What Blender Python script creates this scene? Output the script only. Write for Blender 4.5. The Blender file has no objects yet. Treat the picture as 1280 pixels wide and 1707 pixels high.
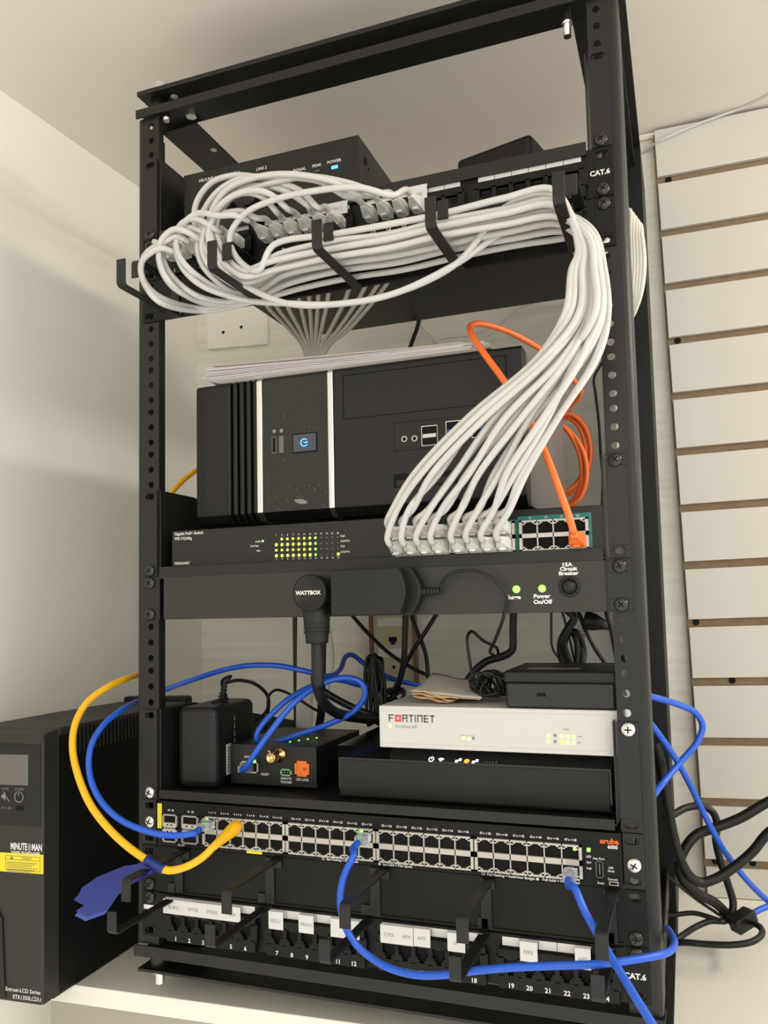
import bpy, bmesh, math, random
from mathutils import Matrix, Vector
random.seed(7)
S = bpy.context.scene
COL = S.collection
MM = 0.001
U = 44.45                       # one rack unit in mm
# ------------------------------------------------------------------ camera
CAM_P = Vector((282.0, -687.2, 10.4))
CAM_M = Matrix(((0.94121422, 0.04726444, 0.33448747),
                (0.33703111, -0.06417219, -0.93930398),
                (-0.02293088, 0.99681894, -0.07632936)))
FPX, CX, CY = 1333.6, 663.81, 905.78
ROOM = Matrix(((0.99880094, -0.04528251, -0.01860592),
               (0.0454479, 0.99893, 0.00856453),
               (0.01819819, -0.00939986, 0.99979021)))   # the room sits slightly askew to the rack


def at(u, v, y):
    """point at depth y (mm behind the rack's front plane) seen at photo pixel u, v"""
    d = CAM_M @ Vector(((u - CX) / FPX, -(v - CY) / FPX, -1.0))
    t = (y - CAM_P.y) / d.y
    return CAM_P + d * t


def R(x, y, z):
    return ROOM @ Vector((x, y, z))


# ------------------------------------------------------------------ materials
def mat(name, col, rough=0.5, metal=0.0, spec=0.5, emit=None, estr=0.0, bump=0.0, bscale=300.0, trans=0.0, coat=0.0,
        var=0.0, stretch=None, alpha=1.0):
    m = bpy.data.materials.new(name)
    m.use_nodes = True
    nt = m.node_tree
    b = nt.nodes['Principled BSDF']
    b.inputs['Base Color'].default_value = (*col, 1)
    b.inputs['Roughness'].default_value = rough
    b.inputs['Metallic'].default_value = metal
    b.inputs['Specular IOR Level'].default_value = spec
    if trans:
        b.inputs['Transmission Weight'].default_value = trans
    if coat:
        b.inputs['Coat Weight'].default_value = coat
        b.inputs['Coat Roughness'].default_value = 0.08
    if emit:
        b.inputs['Emission Color'].default_value = (*emit, 1)
        b.inputs['Emission Strength'].default_value = estr
    if bump or var:
        tc = nt.nodes.new('ShaderNodeTexCoord')
        mp = nt.nodes.new('ShaderNodeMapping')
        if stretch:
            mp.inputs['Scale'].default_value = stretch
        nz = nt.nodes.new('ShaderNodeTexNoise')
        nz.inputs['Scale'].default_value = bscale
        nz.inputs['Detail'].default_value = 4
        nt.links.new(tc.outputs['Object'], mp.inputs['Vector'])
        nt.links.new(mp.outputs['Vector'], nz.inputs['Vector'])
        if bump:
            bp = nt.nodes.new('ShaderNodeBump')
            bp.inputs['Strength'].default_value = bump
            bp.inputs['Distance'].default_value = 0.001
            nt.links.new(nz.outputs['Fac'], bp.inputs['Height'])
            nt.links.new(bp.outputs['Normal'], b.inputs['Normal'])
        if var:
            mx = nt.nodes.new('ShaderNodeMixRGB')
            mx.inputs['Color1'].default_value = (*[c * (1 - var) for c in col], 1)
            mx.inputs['Color2'].default_value = (*[min(1, c * (1 + var)) for c in col], 1)
            nt.links.new(nz.outputs['Fac'], mx.inputs['Fac'])
            nt.links.new(mx.outputs['Color'], b.inputs['Base Color'])
    return m


K = dict(
    rack=mat('black_powder_coat', (0.008, 0.0078, 0.0072), 0.42, spec=0.42, bump=0.04, bscale=2500),
    plastic=mat('black_plastic', (0.0075, 0.0075, 0.0070), 0.45, spec=0.38, bump=0.03, bscale=3000),
    plastic2=mat('charcoal_plastic', (0.018, 0.0172, 0.0155), 0.5, bump=0.03, bscale=2500),
    gloss=mat('glossy_black_plastic', (0.006, 0.006, 0.006), 0.14, spec=0.5),
    dark=mat('dark_recess', (0.004, 0.004, 0.004), 0.7, spec=0.2),
    rubber=mat('black_rubber', (0.006, 0.006, 0.0058), 0.45, spec=0.4),
    silver=mat('zinc_plated_steel', (0.75, 0.74, 0.72), 0.28, metal=1.0),
    screwk=mat('black_oxide_steel', (0.05, 0.05, 0.05), 0.28, metal=0.7),
    white_c=mat('white_cable_jacket', (0.57, 0.562, 0.548), 0.42, spec=0.4, var=0.03, bscale=80),
    plug_w=mat('frosted_white_boot', (0.74, 0.735, 0.71), 0.35),
    grey_c=mat('grey_white_cable_jacket', (0.70, 0.68, 0.62), 0.5),
    blue_c=mat('blue_cable_jacket', (0.012, 0.095, 0.58), 0.36, spec=0.5),
    orange_c=mat('orange_cable_jacket', (0.86, 0.17, 0.03), 0.42),
    yellow_c=mat('yellow_cable_jacket', (0.86, 0.46, 0.008), 0.4),
    tape=mat('blue_painters_tape', (0.007, 0.021, 0.18), 0.55),
    tape2=mat('blue_tape_underlayer', (0.028, 0.065, 0.34), 0.55),
    rack_dim=mat('dimmed_black_steel', (0.0045, 0.0045, 0.0041), 0.46, spec=0.24),  # rack black darkened: dim floor reflection painted into the colour
    rack_sheen=mat('lightened_black_powder_coat', (0.021, 0.0205, 0.018), 0.45, spec=0.45),  # rack black lightened: bright room reflection painted onto the power strip
    rack_shaded=mat('shaded_black_powder_coat', (0.006, 0.006, 0.006), 0.5, spec=0.3),  # darker copy of the rack black, shade painted in for the right rear upright
    case_grey=mat('grey_painted_steel', (0.15, 0.145, 0.135), 0.4),
    body_shaded=mat('shaded_black_housing', (0.003, 0.003, 0.003), 0.5, spec=0.2),  # darker plastic, painting in the shade on the less lit side
    print_w=mat('white_print', (0.72, 0.72, 0.70), 0.6),
    print_g=mat('grey_print', (0.22, 0.22, 0.21), 0.6),
    print_k=mat('dark_print', (0.10, 0.10, 0.10), 0.6),
    paper=mat('white_label_paper', (0.63, 0.628, 0.62), 0.7),
    sheet=mat('white_sheet_paper', (0.84, 0.81, 0.83), 0.75),
    sheet2=mat('aged_sheet_paper', (0.72, 0.68, 0.63), 0.75),
    bezel=mat('metal_port_bezel', (0.50, 0.475, 0.43), 0.35, metal=0.3),
    teal=mat('teal_faceplate', (0.008, 0.17, 0.16), 0.5),
    led_g=mat('green_lamp', (0.2, 0.9, 0.1), 0.4, emit=(0.25, 1.0, 0.08), estr=2.2),
    led_y=mat('lime_lamp', (0.6, 0.8, 0.1), 0.4, emit=(0.75, 0.95, 0.08), estr=1.7),
    led_b=mat('blue_lamp', (0.1, 0.4, 0.9), 0.4, emit=(0.06, 0.32, 1.0), estr=1.9),
    button=mat('smoky_button_plastic', (0.05, 0.055, 0.085), 0.3),
    led_o=mat('orange_lamp', (0.9, 0.3, 0.05), 0.4, emit=(1.0, 0.30, 0.04), estr=1.6),
    led_w=mat('white_lamp', (0.8, 0.8, 0.9), 0.4, emit=(0.75, 0.8, 1.0), estr=0.8),
    led_off=mat('unlit_lamp', (0.10, 0.10, 0.095), 0.4),
    led_pg=mat('pale_green_lamp', (0.6, 0.8, 0.35), 0.4, emit=(0.55, 0.95, 0.22), estr=0.75),
    led_py=mat('amber_lamp', (0.9, 0.7, 0.15), 0.4, emit=(1.0, 0.7, 0.08), estr=0.8),
    cream=mat('cream_enclosure', (0.575, 0.567, 0.55), 0.4, bump=0.02, bscale=2000),
    red=mat('red_print', (0.66, 0.05, 0.03), 0.6),
    orange_p=mat('orange_port_plastic', (0.85, 0.20, 0.02), 0.45),
    orange_t=mat('orange_print', (0.70, 0.13, 0.015), 0.6),
    green_p=mat('green_terminal_plastic', (0.20, 0.42, 0.22), 0.5),
    brass=mat('gold_plated_brass', (0.80, 0.58, 0.26), 0.25, metal=1.0),
    yellow_l=mat('yellow_label', (0.78, 0.66, 0.02), 0.55),
    clear=mat('clear_plug', (0.75, 0.78, 0.85), 0.12, trans=0.75),
    lcd=mat('grey_display_glass', (0.13, 0.12, 0.115), 0.35),
    napkin=mat('grey_white_tissue', (0.60, 0.555, 0.51), 0.85, bump=0.2, bscale=200),
    napkin2=mat('tan_tissue', (0.62, 0.42, 0.24), 0.85, bump=0.2, bscale=200),
    plate_b=mat('beige_wall_plate', (0.45, 0.41, 0.28), 0.5),
    wood_e=mat('brown_trim_edge', (0.20, 0.10, 0.06), 0.6),
    usb_blue=mat('blue_usb_tongue', (0.02, 0.05, 0.3), 0.4),
)


# ------------------------------------------------------------------ mesh builder
class MB:
    def __init__(s):
        s.v = []; s.f = []; s.m = []; s.sm = []; s.mi = 0; s.smooth = False

    def use(s, i):
        s.mi = i
        return s

    def add(s, vs, fs, smooth=None):
        o = len(s.v)
        s.v += [tuple(p) for p in vs]
        for f in fs:
            s.f.append([o + i for i in f]); s.m.append(s.mi); s.sm.append(s.smooth if smooth is None else smooth)
        return s

    def box(s, x0, x1, y0, y1, z0, z1):
        vs = [(x, y, z) for x in (x0, x1) for y in (y0, y1) for z in (z0, z1)]
        return s.add(vs, [(0, 1, 3, 2), (4, 6, 7, 5), (0, 4, 5, 1), (2, 3, 7, 6), (0, 2, 6, 4), (1, 5, 7, 3)], False)

    def boxm(s, x0, x1, y0, y1, z0, z1, M):
        vs = [M @ Vector((x, y, z)) for x in (x0, x1) for y in (y0, y1) for z in (z0, z1)]
        return s.add(vs, [(0, 1, 3, 2), (4, 6, 7, 5), (0, 4, 5, 1), (2, 3, 7, 6), (0, 2, 6, 4), (1, 5, 7, 3)], False)

    def loft(s, rings, cap=True, smooth=False):
        n = len(rings[0])
        vs = [p for r in rings for p in r]
        fs = []
        for k in range(len(rings) - 1):
            for i in range(n):
                j = (i + 1) % n
                fs.append((k * n + i, k * n + j, (k + 1) * n + j, (k + 1) * n + i))
        s.add(vs, fs, smooth)
        if cap:
            o = len(s.v) - len(vs)
            for ring in (list(range(n))[::-1], [(len(rings) - 1) * n + i for i in range(n)]):
                s.f.append([o + i for i in ring]); s.m.append(s.mi); s.sm.append(False)
        return s

    def prism(s, poly, a, b, axis='y'):
        """poly of 2D points extruded between a and b along an axis"""
        def P(p, t):
            return (p[0], t, p[1]) if axis == 'y' else ((t, p[0], p[1]) if axis == 'x' else (p[0], p[1], t))
        return s.loft([[P(p, a) for p in poly], [P(p, b) for p in poly]])

    def cyl(s, p0, p1, r, r1=None, n=16, smooth=True):
        p0 = Vector(p0); p1 = Vector(p1); r1 = r if r1 is None else r1
        d = (p1 - p0).normalized()
        a = d.orthogonal().normalized(); b = d.cross(a)
        ring = lambda c, q: [c + (a * math.cos(2 * math.pi * i / n) + b * math.sin(2 * math.pi * i / n)) * q for i in range(n)]
        return s.loft([ring(p0, r), ring(p1, r1)], True, smooth)

    def lathe(s, c, d, prof, n=20, smooth=True):
        """prof: list of (distance along d, radius)"""
        c = Vector(c); d = Vector(d).normalized()
        a = d.orthogonal().normalized(); b = d.cross(a)
        rings = [[c + d * t + (a * math.cos(2 * math.pi * i / n) + b * math.sin(2 * math.pi * i / n)) * max(q, 1e-4)
                  for i in range(n)] for t, q in prof]
        return s.loft(rings, True, smooth)

    def tube(s, pts, r, n=10, flat=None, closed=False):
        """swept tube; flat=(rx, rz) gives an oval section"""
        pts = [Vector(p) for p in pts]
        T = []
        for i in range(len(pts)):
            t = pts[min(i + 1, len(pts) - 1)] - pts[max(i - 1, 0)]
            T.append(t.normalized() if t.length > 1e-9 else (T[-1] if T else Vector((0, 0, 1))))
        nrm = T[0].orthogonal().normalized()
        if flat:
            ref = Vector((0, 1, 0))
            nrm = (ref - T[0] * ref.dot(T[0])).normalized()
        rings = []
        for i, p in enumerate(pts):
            nrm = nrm - T[i] * nrm.dot(T[i])
            nrm = nrm.normalized() if nrm.length > 1e-6 else T[i].orthogonal().normalized()
            b = T[i].cross(nrm)
            rr = r[i] if isinstance(r, (list, tuple)) else r
            ra, rb = flat if flat else (rr, rr)
            rings.append([p + nrm * math.cos(2 * math.pi * k / n) * ra + b * math.sin(2 * math.pi * k / n) * rb for k in range(n)])
        return s.loft(rings, True, True)

    def text(s, txt, x, z, size, y, align='CENTER', M=None, bold=0.0, sx=1.0, italic=0.0):
        cu = bpy.data.curves.new('t', 'FONT')
        cu.body = txt; cu.size = size; cu.align_x = align; cu.align_y = 'CENTER'
        cu.resolution_u = 2; cu.offset = bold; cu.shear = italic
        ob = bpy.data.objects.new('t', cu); COL.objects.link(ob)
        dg = bpy.context.evaluated_depsgraph_get()
        me = bpy.data.meshes.new_from_object(ob.evaluated_get(dg))
        vs = [Vector((p.co.x * sx + x, y, p.co.y + z)) for p in me.vertices]
        if M is not None:
            vs = [M @ q for q in vs]
        s.add(vs, [tuple(p.vertices) for p in me.polygons], False)
        bpy.data.objects.remove(ob); bpy.data.meshes.remove(me); bpy.data.curves.remove(cu)
        return s

    def disc(s, x, z, r, y, n=14):
        vs = [(x + r * math.cos(2 * math.pi * i / n), y, z + r * math.sin(2 * math.pi * i / n)) for i in range(n)]
        return s.add(vs, [list(range(n))], False)

    def holed(s, x0, x1, z0, z1, y0, y1, holes):
        """upright plate with a single column of holes: (x, z, radius, half_length)"""
        holes = sorted(holes, key=lambda h: h[1])
        zc = z0
        def quadbox(a, b):
            if b - a > 0.01:
                s.box(x0, x1, y0, y1, a, b)
        for (hx, hz, r, L) in holes:
            hh = r + 1.6
            a, b = hz - hh, hz + hh
            quadbox(zc, a)
            angs = [2 * math.pi * k / 20 for k in range(20)]
            for cxn in (x0, x1):
                for czn in (a, b):
                    angs.append(math.atan2(czn - hz, cxn - hx) % (2 * math.pi))
            angs = sorted(set(round(q, 6) for q in angs))
            inn = []; out = []
            for q in angs:
                c, sn = math.cos(q), math.sin(q)
                if L > 0:
                    t = None
                    if abs(sn) > 1e-6:
                        tt = r / abs(sn)
                        if abs(tt * c) <= L: t = tt
                    if t is None:
                        cc = L if c > 0 else -L
                        bq = cc * c
                        t = bq + math.sqrt(max(0, bq * bq - (cc * cc - r * r)))
                else:
                    t = r
                inn.append((hx + c * t, hz + sn * t))
                tx = ((x1 if c > 0 else x0) - hx) / c if abs(c) > 1e-9 else 1e9
                tz = ((b if sn > 0 else a) - hz) / sn if abs(sn) > 1e-9 else 1e9
                t = min(tx, tz)
                out.append((hx + c * t, hz + sn * t))
            n = len(angs)
            vs = []
            for y in (y0, y1):
                vs += [(p[0], y, p[1]) for p in out] + [(p[0], y, p[1]) for p in inn]
            fs = []
            for i in range(n):
                j = (i + 1) % n
                fs.append((i, j, n + j, n + i))
                fs.append((2 * n + j, 2 * n + i, 3 * n + i, 3 * n + j))
                fs.append((n + i, n + j, 3 * n + j, 3 * n + i))
                fs.append((j, i, 2 * n + i, 2 * n + j))
            s.add(vs, fs, False)
            zc = b
        quadbox(zc, z1)
        return s


OFS = {}


def thing(name, label, cat, loc, group=None, kind=None):
    o = bpy.data.objects.new(name, None)
    o.empty_display_size = 0.02
    COL.objects.link(o)
    o.location = Vector(loc) * MM
    o['label'] = label; o['category'] = cat
    if group: o['group'] = group
    if kind: o['kind'] = kind
    OFS[o] = Vector(loc)
    return o


def part(name, mb, mats, parent=None, bevel=0.0, label=None, seg=2, base=None):
    if not isinstance(mats, (list, tuple)):
        mats = [mats]
    ofs = OFS.get(parent, Vector((0, 0, 0))) if parent else (Vector(base) if base else Vector((0, 0, 0)))
    me = bpy.data.meshes.new(name)
    me.from_pydata([((Vector(p) - ofs) * MM)[:] for p in mb.v], [], mb.f)
    for m in mats:
        me.materials.append(K[m])
    me.polygons.foreach_set('material_index', mb.m)
    me.polygons.foreach_set('use_smooth', mb.sm)
    bm = bmesh.new(); bm.from_mesh(me)
    bmesh.ops.recalc_face_normals(bm, faces=[f for f in bm.faces])
    bm.to_mesh(me); bm.free()
    me.update()
    o = bpy.data.objects.new(name, me)
    COL.objects.link(o)
    if parent:
        o.parent = parent
    else:
        o.location = ofs * MM
    OFS[o] = ofs
    if label: o['label'] = label
    if bevel:
        md = o.modifiers.new('bevel', 'BEVEL')
        md.width = bevel * MM; md.segments = seg; md.limit_method = 'ANGLE'; md.angle_limit = math.radians(40)
        md.harden_normals = False
    return o


def decal(name, mb, mats, parent, label=None):
    """flat print: keep faces pointing out (no normal recalculation needed for shading)"""
    return part(name, mb, mats, parent, label=label)


def tag(o, label, cat, group=None, kind=None):
    if label: o['label'] = label
    if cat: o['category'] = cat
    if group: o['group'] = group
    if kind: o['kind'] = kind
    return o


# ------------------------------------------------------------------ curves
def spline(pts, step=4.0):
    """centripetal-ish Catmull-Rom through 3D points"""
    P = [Vector(p) for p in pts]
    if len(P) < 3:
        return P
    P = [P[0] * 2 - P[1]] + P + [P[-1] * 2 - P[-2]]
    out = []
    for i in range(1, len(P) - 2):
        p0, p1, p2, p3 = P[i - 1:i + 3]
        t0 = 0.0
        t1 = t0 + max((p1 - p0).length, 1e-3) ** 0.5
        t2 = t1 + max((p2 - p1).length, 1e-3) ** 0.5
        t3 = t2 + max((p3 - p2).length, 1e-3) ** 0.5
        n = max(2, int((p2 - p1).length / step))
        for k in range(n):
            t = t1 + (t2 - t1) * k / n
            a1 = p0 * ((t1 - t) / (t1 - t0)) + p1 * ((t - t0) / (t1 - t0))
            a2 = p1 * ((t2 - t) / (t2 - t1)) + p2 * ((t - t1) / (t2 - t1))
            a3 = p2 * ((t3 - t) / (t3 - t2)) + p3 * ((t - t2) / (t3 - t2))
            b1 = a1 * ((t2 - t) / (t2 - t0)) + a2 * ((t - t0) / (t2 - t0))
            b2 = a2 * ((t3 - t) / (t3 - t1)) + a3 * ((t - t1) / (t3 - t1))
            out.append(b1 * ((t2 - t) / (t2 - t1)) + b2 * ((t - t1) / (t2 - t1)))
    out.append(P[-2])
    return out


def pix(*pts):
    return [at(*p) if not isinstance(p, Vector) else p for p in pts]


def V(x, y, z):
    return Vector((x, y, z))


# ------------------------------------------------------------------ shared small meshes
def _screw_mesh(name, m):
    mb = MB()
    mb.lathe((0, 0, 0), (0, -1, 0), [(0, 5.9), (1.0, 5.9), (2.1, 5.2), (3.0, 3.4), (3.4, 1.5), (3.45, 0.0)], 20)
    mb.use(1)
    for a in (0.5, 0.5 + math.pi / 2):
        M = Matrix.Rotation(a, 4, 'Y')
        mb.boxm(-2.9, 2.9, -3.55, -2.6, -0.55, 0.55, M)
    me = bpy.data.meshes.new(name)
    me.from_pydata([(Vector(p) * MM)[:] for p in mb.v], [], mb.f)
    me.materials.append(K[m]); me.materials.append(K['dark'])
    me.polygons.foreach_set('material_index', mb.m)
    me.polygons.foreach_set('use_smooth', mb.sm)
    bm = bmesh.new(); bm.from_mesh(me); bmesh.ops.recalc_face_normals(bm, faces=bm.faces[:]); bm.to_mesh(me); bm.free()
    return me


SCREW_K = _screw_mesh('black_screw', 'screwk')
SCREW_S = _screw_mesh('silver_screw', 'silver')


def screw(parent, x, z, y=-2.0, silver=False, rot=0.0):
    o = bpy.data.objects.new('screw', SCREW_S if silver else SCREW_K)
    COL.objects.link(o); o.parent = parent
    o.location = (Vector((x, y, z)) - OFS[parent]) * MM
    o.rotation_euler = (0, rot, 0)
    if silver: o['label'] = 'bright zinc screw'
    return o


def ears(mb, n0, n1, xin=224.0, holes=True, y0=-2.0, y1=0.0, xo=241.3, sides=(-1, 1)):
    """two ear plates spanning rack units n0..n1 with slotted holes top and bottom"""
    z0, z1 = n0 * U + 0.4, n1 * U - 0.4
    for sgn in sides:
        a, b = sorted((sgn * xin, sgn * xo))
        hs = [(sgn * 232.0, z0 + 6.0, 3.0, 3.0), (sgn * 232.0, z1 - 6.0, 3.0, 3.0)] if holes else []
        mb.holed(a, b, z0, z1, y0, y1, hs)
    return mb


def each(name, mbs, m, parent, bevel=0.0, label=None):
    for q in mbs:
        part(name, q, m, parent, bevel, label=label)


def box1(*a):
    return MB().box(*a)


def ear_pair(t, n0, n1, xin=224.0):
    for sgn in (-1, 1):
        part('mounting_ear', ears(MB(), n0, n1, xin, sides=(sgn,)), 'rack', t, 0.3)
# ================================================================== the room
CEIL, CNT, BACK = 662.0, -372.0, 440.0


def struct(name, mb, m, label, cat, bevel=0.0):
    o = part(name, mb, m, None, bevel)
    o['kind'] = 'structure'; o['label'] = label; o['category'] = cat
    return o


def wallmat(name, col, stretch, bscale, bump, var, rough=0.6):
    return mat(name, col, rough, spec=0.3, bump=bump, bscale=bscale, var=var, stretch=stretch)


K['wall_paint'] = wallmat('painted_left_wall', (0.79, 0.775, 0.715), (1, 1, 0.35), 900, 0.05, 0.03)
K['wall_back'] = wallmat('painted_boards', (0.73, 0.715, 0.645), (0.06, 1, 1.5), 70, 1.0, 0.2)
K['ceil'] = wallmat('painted_ceiling', (0.80, 0.746, 0.68), (1, 1, 1), 12, 0.02, 0.03)
K['counter'] = wallmat('white_laminate', (0.79, 0.775, 0.71), (1, 1, 1), 25, 0.02, 0.03, 0.45)
K['slat'] = wallmat('cream_melamine', (0.56, 0.545, 0.50), (1, 1, 1), 14, 0.0, 0.025, 0.45)
K['mdf'] = wallmat('brown_board_core', (0.25, 0.18, 0.105), (0.3, 1, 1), 260, 0.2, 0.35, 0.8)
K['cab_shaded'] = wallmat('shaded_cabinet_panel', (0.36, 0.34, 0.285), (1, 1, 1), 20, 0.0, 0.02)  # shade under the counter overhang painted in as a darker tone


def slab(pts_low, pts_high):
    mb = MB(); mb.loft([pts_low, pts_high]); return mb


def lw(y, z):                        # left wall: its room x for a given room y
    return -430.5 - (440 - y) * 0.0965


struct('wall_left', slab([R(lw(-2200, 0), -2200, -1200), R(lw(440, 0), 440, -1200), R(lw(440, 0) - 60, 440, -1200), R(lw(-2200, 0) - 60, -2200, -1200)],
                         [R(lw(-2200, 0), -2200, CEIL), R(lw(440, 0), 440, CEIL), R(lw(440, 0) - 60, 440, CEIL), R(lw(-2200, 0) - 60, -2200, CEIL)]),
       'wall_paint', 'painted off white wall on the left beside the power supply', 'wall')
mb = MB()
mb.loft([[R(-560, BACK, -1200), R(1500, BACK, -1200), R(1500, BACK + 50, -1200), R(-560, BACK + 50, -1200)],
         [R(-560, BACK, CEIL), R(1500, BACK, CEIL), R(1500, BACK + 50, CEIL), R(-560, BACK + 50, CEIL)]])
struct('wall_back', mb, 'wall_back', 'painted rough board wall behind the rack', 'wall')
mb = MB()
mb.loft([[R(-700, -2300, CEIL), R(1500, -2300, CEIL), R(1500, BACK + 60, CEIL), R(-700, BACK + 60, CEIL)],
         [R(-700, -2300, CEIL + 40), R(1500, -2300, CEIL + 40), R(1500, BACK + 60, CEIL + 40), R(-700, BACK + 60, CEIL + 40)]])
struct('ceiling', mb, 'ceil', 'beige painted ceiling above the rack', 'ceiling')
# seam strip where back wall meets the ceiling
mb = MB()
mb.loft([[R(225, 434, 655), R(307, 434, 655), R(307, 440, 655), R(225, 440, 655)],
         [R(225, 431, 661), R(307, 431, 661), R(307, 440, 661), R(225, 440, 661)]])
struct('trim_1', mb, 'ceil', 'thin bead of trim at the top of the back wall left of the slatwall', 'trim')

# counter: laminate board with a bright front edge; ledge panel beneath
mb = MB()
e = [R(-700, 20 + 0.02 * 700 * 0 + 16, 0), R(1300, -60, 0)]
def cp(x, y, z): return R(x, y, z)
front = lambda x: 33.0 - 0.03 * (x + 330)
for za, zb in ((CNT - 19, CNT),):
    mb.loft([[cp(-480, front(-480), za), cp(1300, front(1300), za), cp(1300, 440, za), cp(-440, 440, za)],
             [cp(-480, front(-480), zb), cp(1300, front(1300), zb), cp(1300, 440, zb), cp(-440, 440, zb)]])
o = part('countertop', mb, 'counter', None, 0.8)
tag(o, 'white laminate countertop running under the rack and the power supply', 'countertop')
d_ = ROOM.transposed() @ (CAM_M @ Vector(((85 - CX) / FPX, -(1690 - CY) / FPX, -1.0))); c_ = ROOM.transposed() @ CAM_P
CXL = (c_ + d_ * ((52 - c_.y) / d_.y)).x              # left corner of the cabinet front
mb = MB()
mb.loft([[R(CXL, 52, -1200), R(1300, 3, -1200), R(1300, 25, -1200), R(CXL, 74, -1200)],
         [R(CXL, 52, CNT - 19.5), R(1300, 3, CNT - 19.5), R(1300, 25, CNT - 19.5), R(CXL, 74, CNT - 19.5)]])
struct('trim_2', mb, 'cab_shaded', 'off white cabinet front below the countertop edge', 'cabinet front')

# slatwall
SX0, SX1, SY = 303.5, 1100.0, 421.0
Z0T = 590.2                                    # upper edge of the topmost groove
t = thing('slatwall', 'cream slatwall panel with brown horizontal grooves on the right of the back wall', 'slatwall', R(SX0, SY, CNT))
board = MB()
tops = [657.5] + [Z0T - 76.2 * i - 10.5 for i in range(13)]
bots = [Z0T - 76.2 * i for i in range(13)] + [CNT + 1]
for a, b in zip(tops, bots):
    board.loft([[R(SX0, SY, b), R(SX1, SY, b), R(SX1, SY + 7, b), R(SX0, SY + 7, b)],
                [R(SX0, SY, a), R(SX1, SY, a), R(SX1, SY + 7, a), R(SX0, SY + 7, a)]])
part('slat_face', board, 'slat', t, 0.5)
core = MB()
core.loft([[R(SX0 - 1.5, SY + 7.5, CNT + 1), R(SX1, SY + 7.5, CNT + 1), R(SX1, 439.5, CNT + 1), R(SX0 - 1.5, 439.5, CNT + 1)],
           [R(SX0 - 1.5, SY + 7.5, 655), R(SX1, SY + 7.5, 655), R(SX1, 439.5, 655), R(SX0 - 1.5, 439.5, 655)]])
part('board_core', core, 'mdf', t)
for (x, i) in ((318, 0), (315, 3), (313, 8), (352, 9), (316, 12), (360, 12)):
    z = Z0T - 76.2 * i - 4
    part('groove_hole', MB().cyl(R(x, SY + 6.0, z), R(x, SY + 8.0, z), 4.2, n=12), 'dark', t)
# plate on the back wall (upper left) and network wall plate behind the black cords
t = thing('blank_wall_plate', 'off white blank plate with two screw holes high on the back wall', 'wall plate', R(-352, 440, 440))
mb = MB()
mb.loft([[R(-408, 432, 446), R(-300, 432, 440), R(-300, 440, 440), R(-408, 440, 446)],
         [R(-408, 432, 512), R(-300, 432, 512), R(-300, 440, 512), R(-408, 440, 512)]])
part('plate', mb, 'wall_paint', t, 1.0)
each('screw_hole', [MB().cyl(R(x, 431.6, z), R(x, 433, z), 2.6) for x, z in ((-378, 470), (-345, 474))], 'dark', t)

t = thing('network_wall_plate', 'beige wall plate with jacks and white label strips behind the black cords', 'wall plate', R(-108, 440, -95))
mb = MB(); W = Matrix.Translation(Vector((0, 0, 0))) @ ROOM.to_4x4()
mb.boxm(-139, -77, 433, 440, -95, 12, W)
part('plate', mb, 'plate_b', t, 1.2)
each('edge_trim', [MB().boxm(-144, -139.5, 430, 440, -100, 16, W), MB().boxm(-76.5, -72, 430, 440, -100, 16, W)], 'wood_e', t, label='reddish brown edge')
each('label_strip', [MB().boxm(-131, -83, 432.2, 433, z - 6, z + 6, W) for z in (-9, -54)], 'paper', t, label='white strip')
mb = MB()
mb.boxm(-114, -102, 432.2, 433.2, -38, -31, W); mb.boxm(-111, -105, 432.2, 433.2, -42, -38, W)
mb.cyl(W @ Vector((-108, 432, -75)), W @ Vector((-108, 434, -75)), 2.2)
part('jack', mb, 'dark', t)
# ================================================================== the rack itself
rack = thing('equipment_rack', 'black open frame equipment rack full of network gear on the counter', 'rack', (0, 0, -376))
ZT, ZB = 12 * U + 4, -7 * U - 8
hz = [n * U + k for n in range(-7, 12) for k in (6.35, 22.225, 38.1)]


def rail(s):
    mb = MB()
    xo, xi = s * 250.5, (224.5 if s > 0 else -222.8)
    a, b = sorted((s * 245.0, xi))
    mb.holed(a, b, ZB, ZT, 0.0, 2.0, [(s * 232.5, z, 3.3, 0) for z in hz])
    # rounded outer bend and side flange
    sec = [(s * 245.0, 0.0)]
    for k in range(1, 7):
        q = math.pi / 2 * k / 6
        sec.append((s * (245.0 + 5.5 * math.sin(q)), 5.5 - 5.5 * math.cos(q)))
    sec += [(s * 250.5, 46.0), (s * 248.5, 46.0)]
    for k in range(6, -1, -1):
        q = math.pi / 2 * k / 6
        sec.append((s * (245.0 + 3.5 * math.sin(q)), 5.5 - 3.5 * math.cos(q)))
    mb.loft([[(x, y, ZB) for x, y in sec], [(x, y, ZT) for x, y in sec]])
    mb.box(*sorted((xi, xi + s * 1.7)), 2.0, 8.0, ZB, ZT)
    return mb


for s in (-1, 1):
    part('front_rail', rail(s), 'rack', rack)


def crossbar(z_plate, up, notch):
    mb = MB()
    z0, z1 = (z_plate - 2, z_plate) if up else (z_plate, z_plate + 2)
    mb.box(-249.5, 251, -2.5, 36, z0, z1)
    if up:
        mb.box(-249.5, 251, -4.5, -2.5, z_plate - 9.5, z_plate)
    else:
        mb.box(-249.5, 251, -4.5, -2.5, z_plate, z_plate + 11)
    return mb


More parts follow.
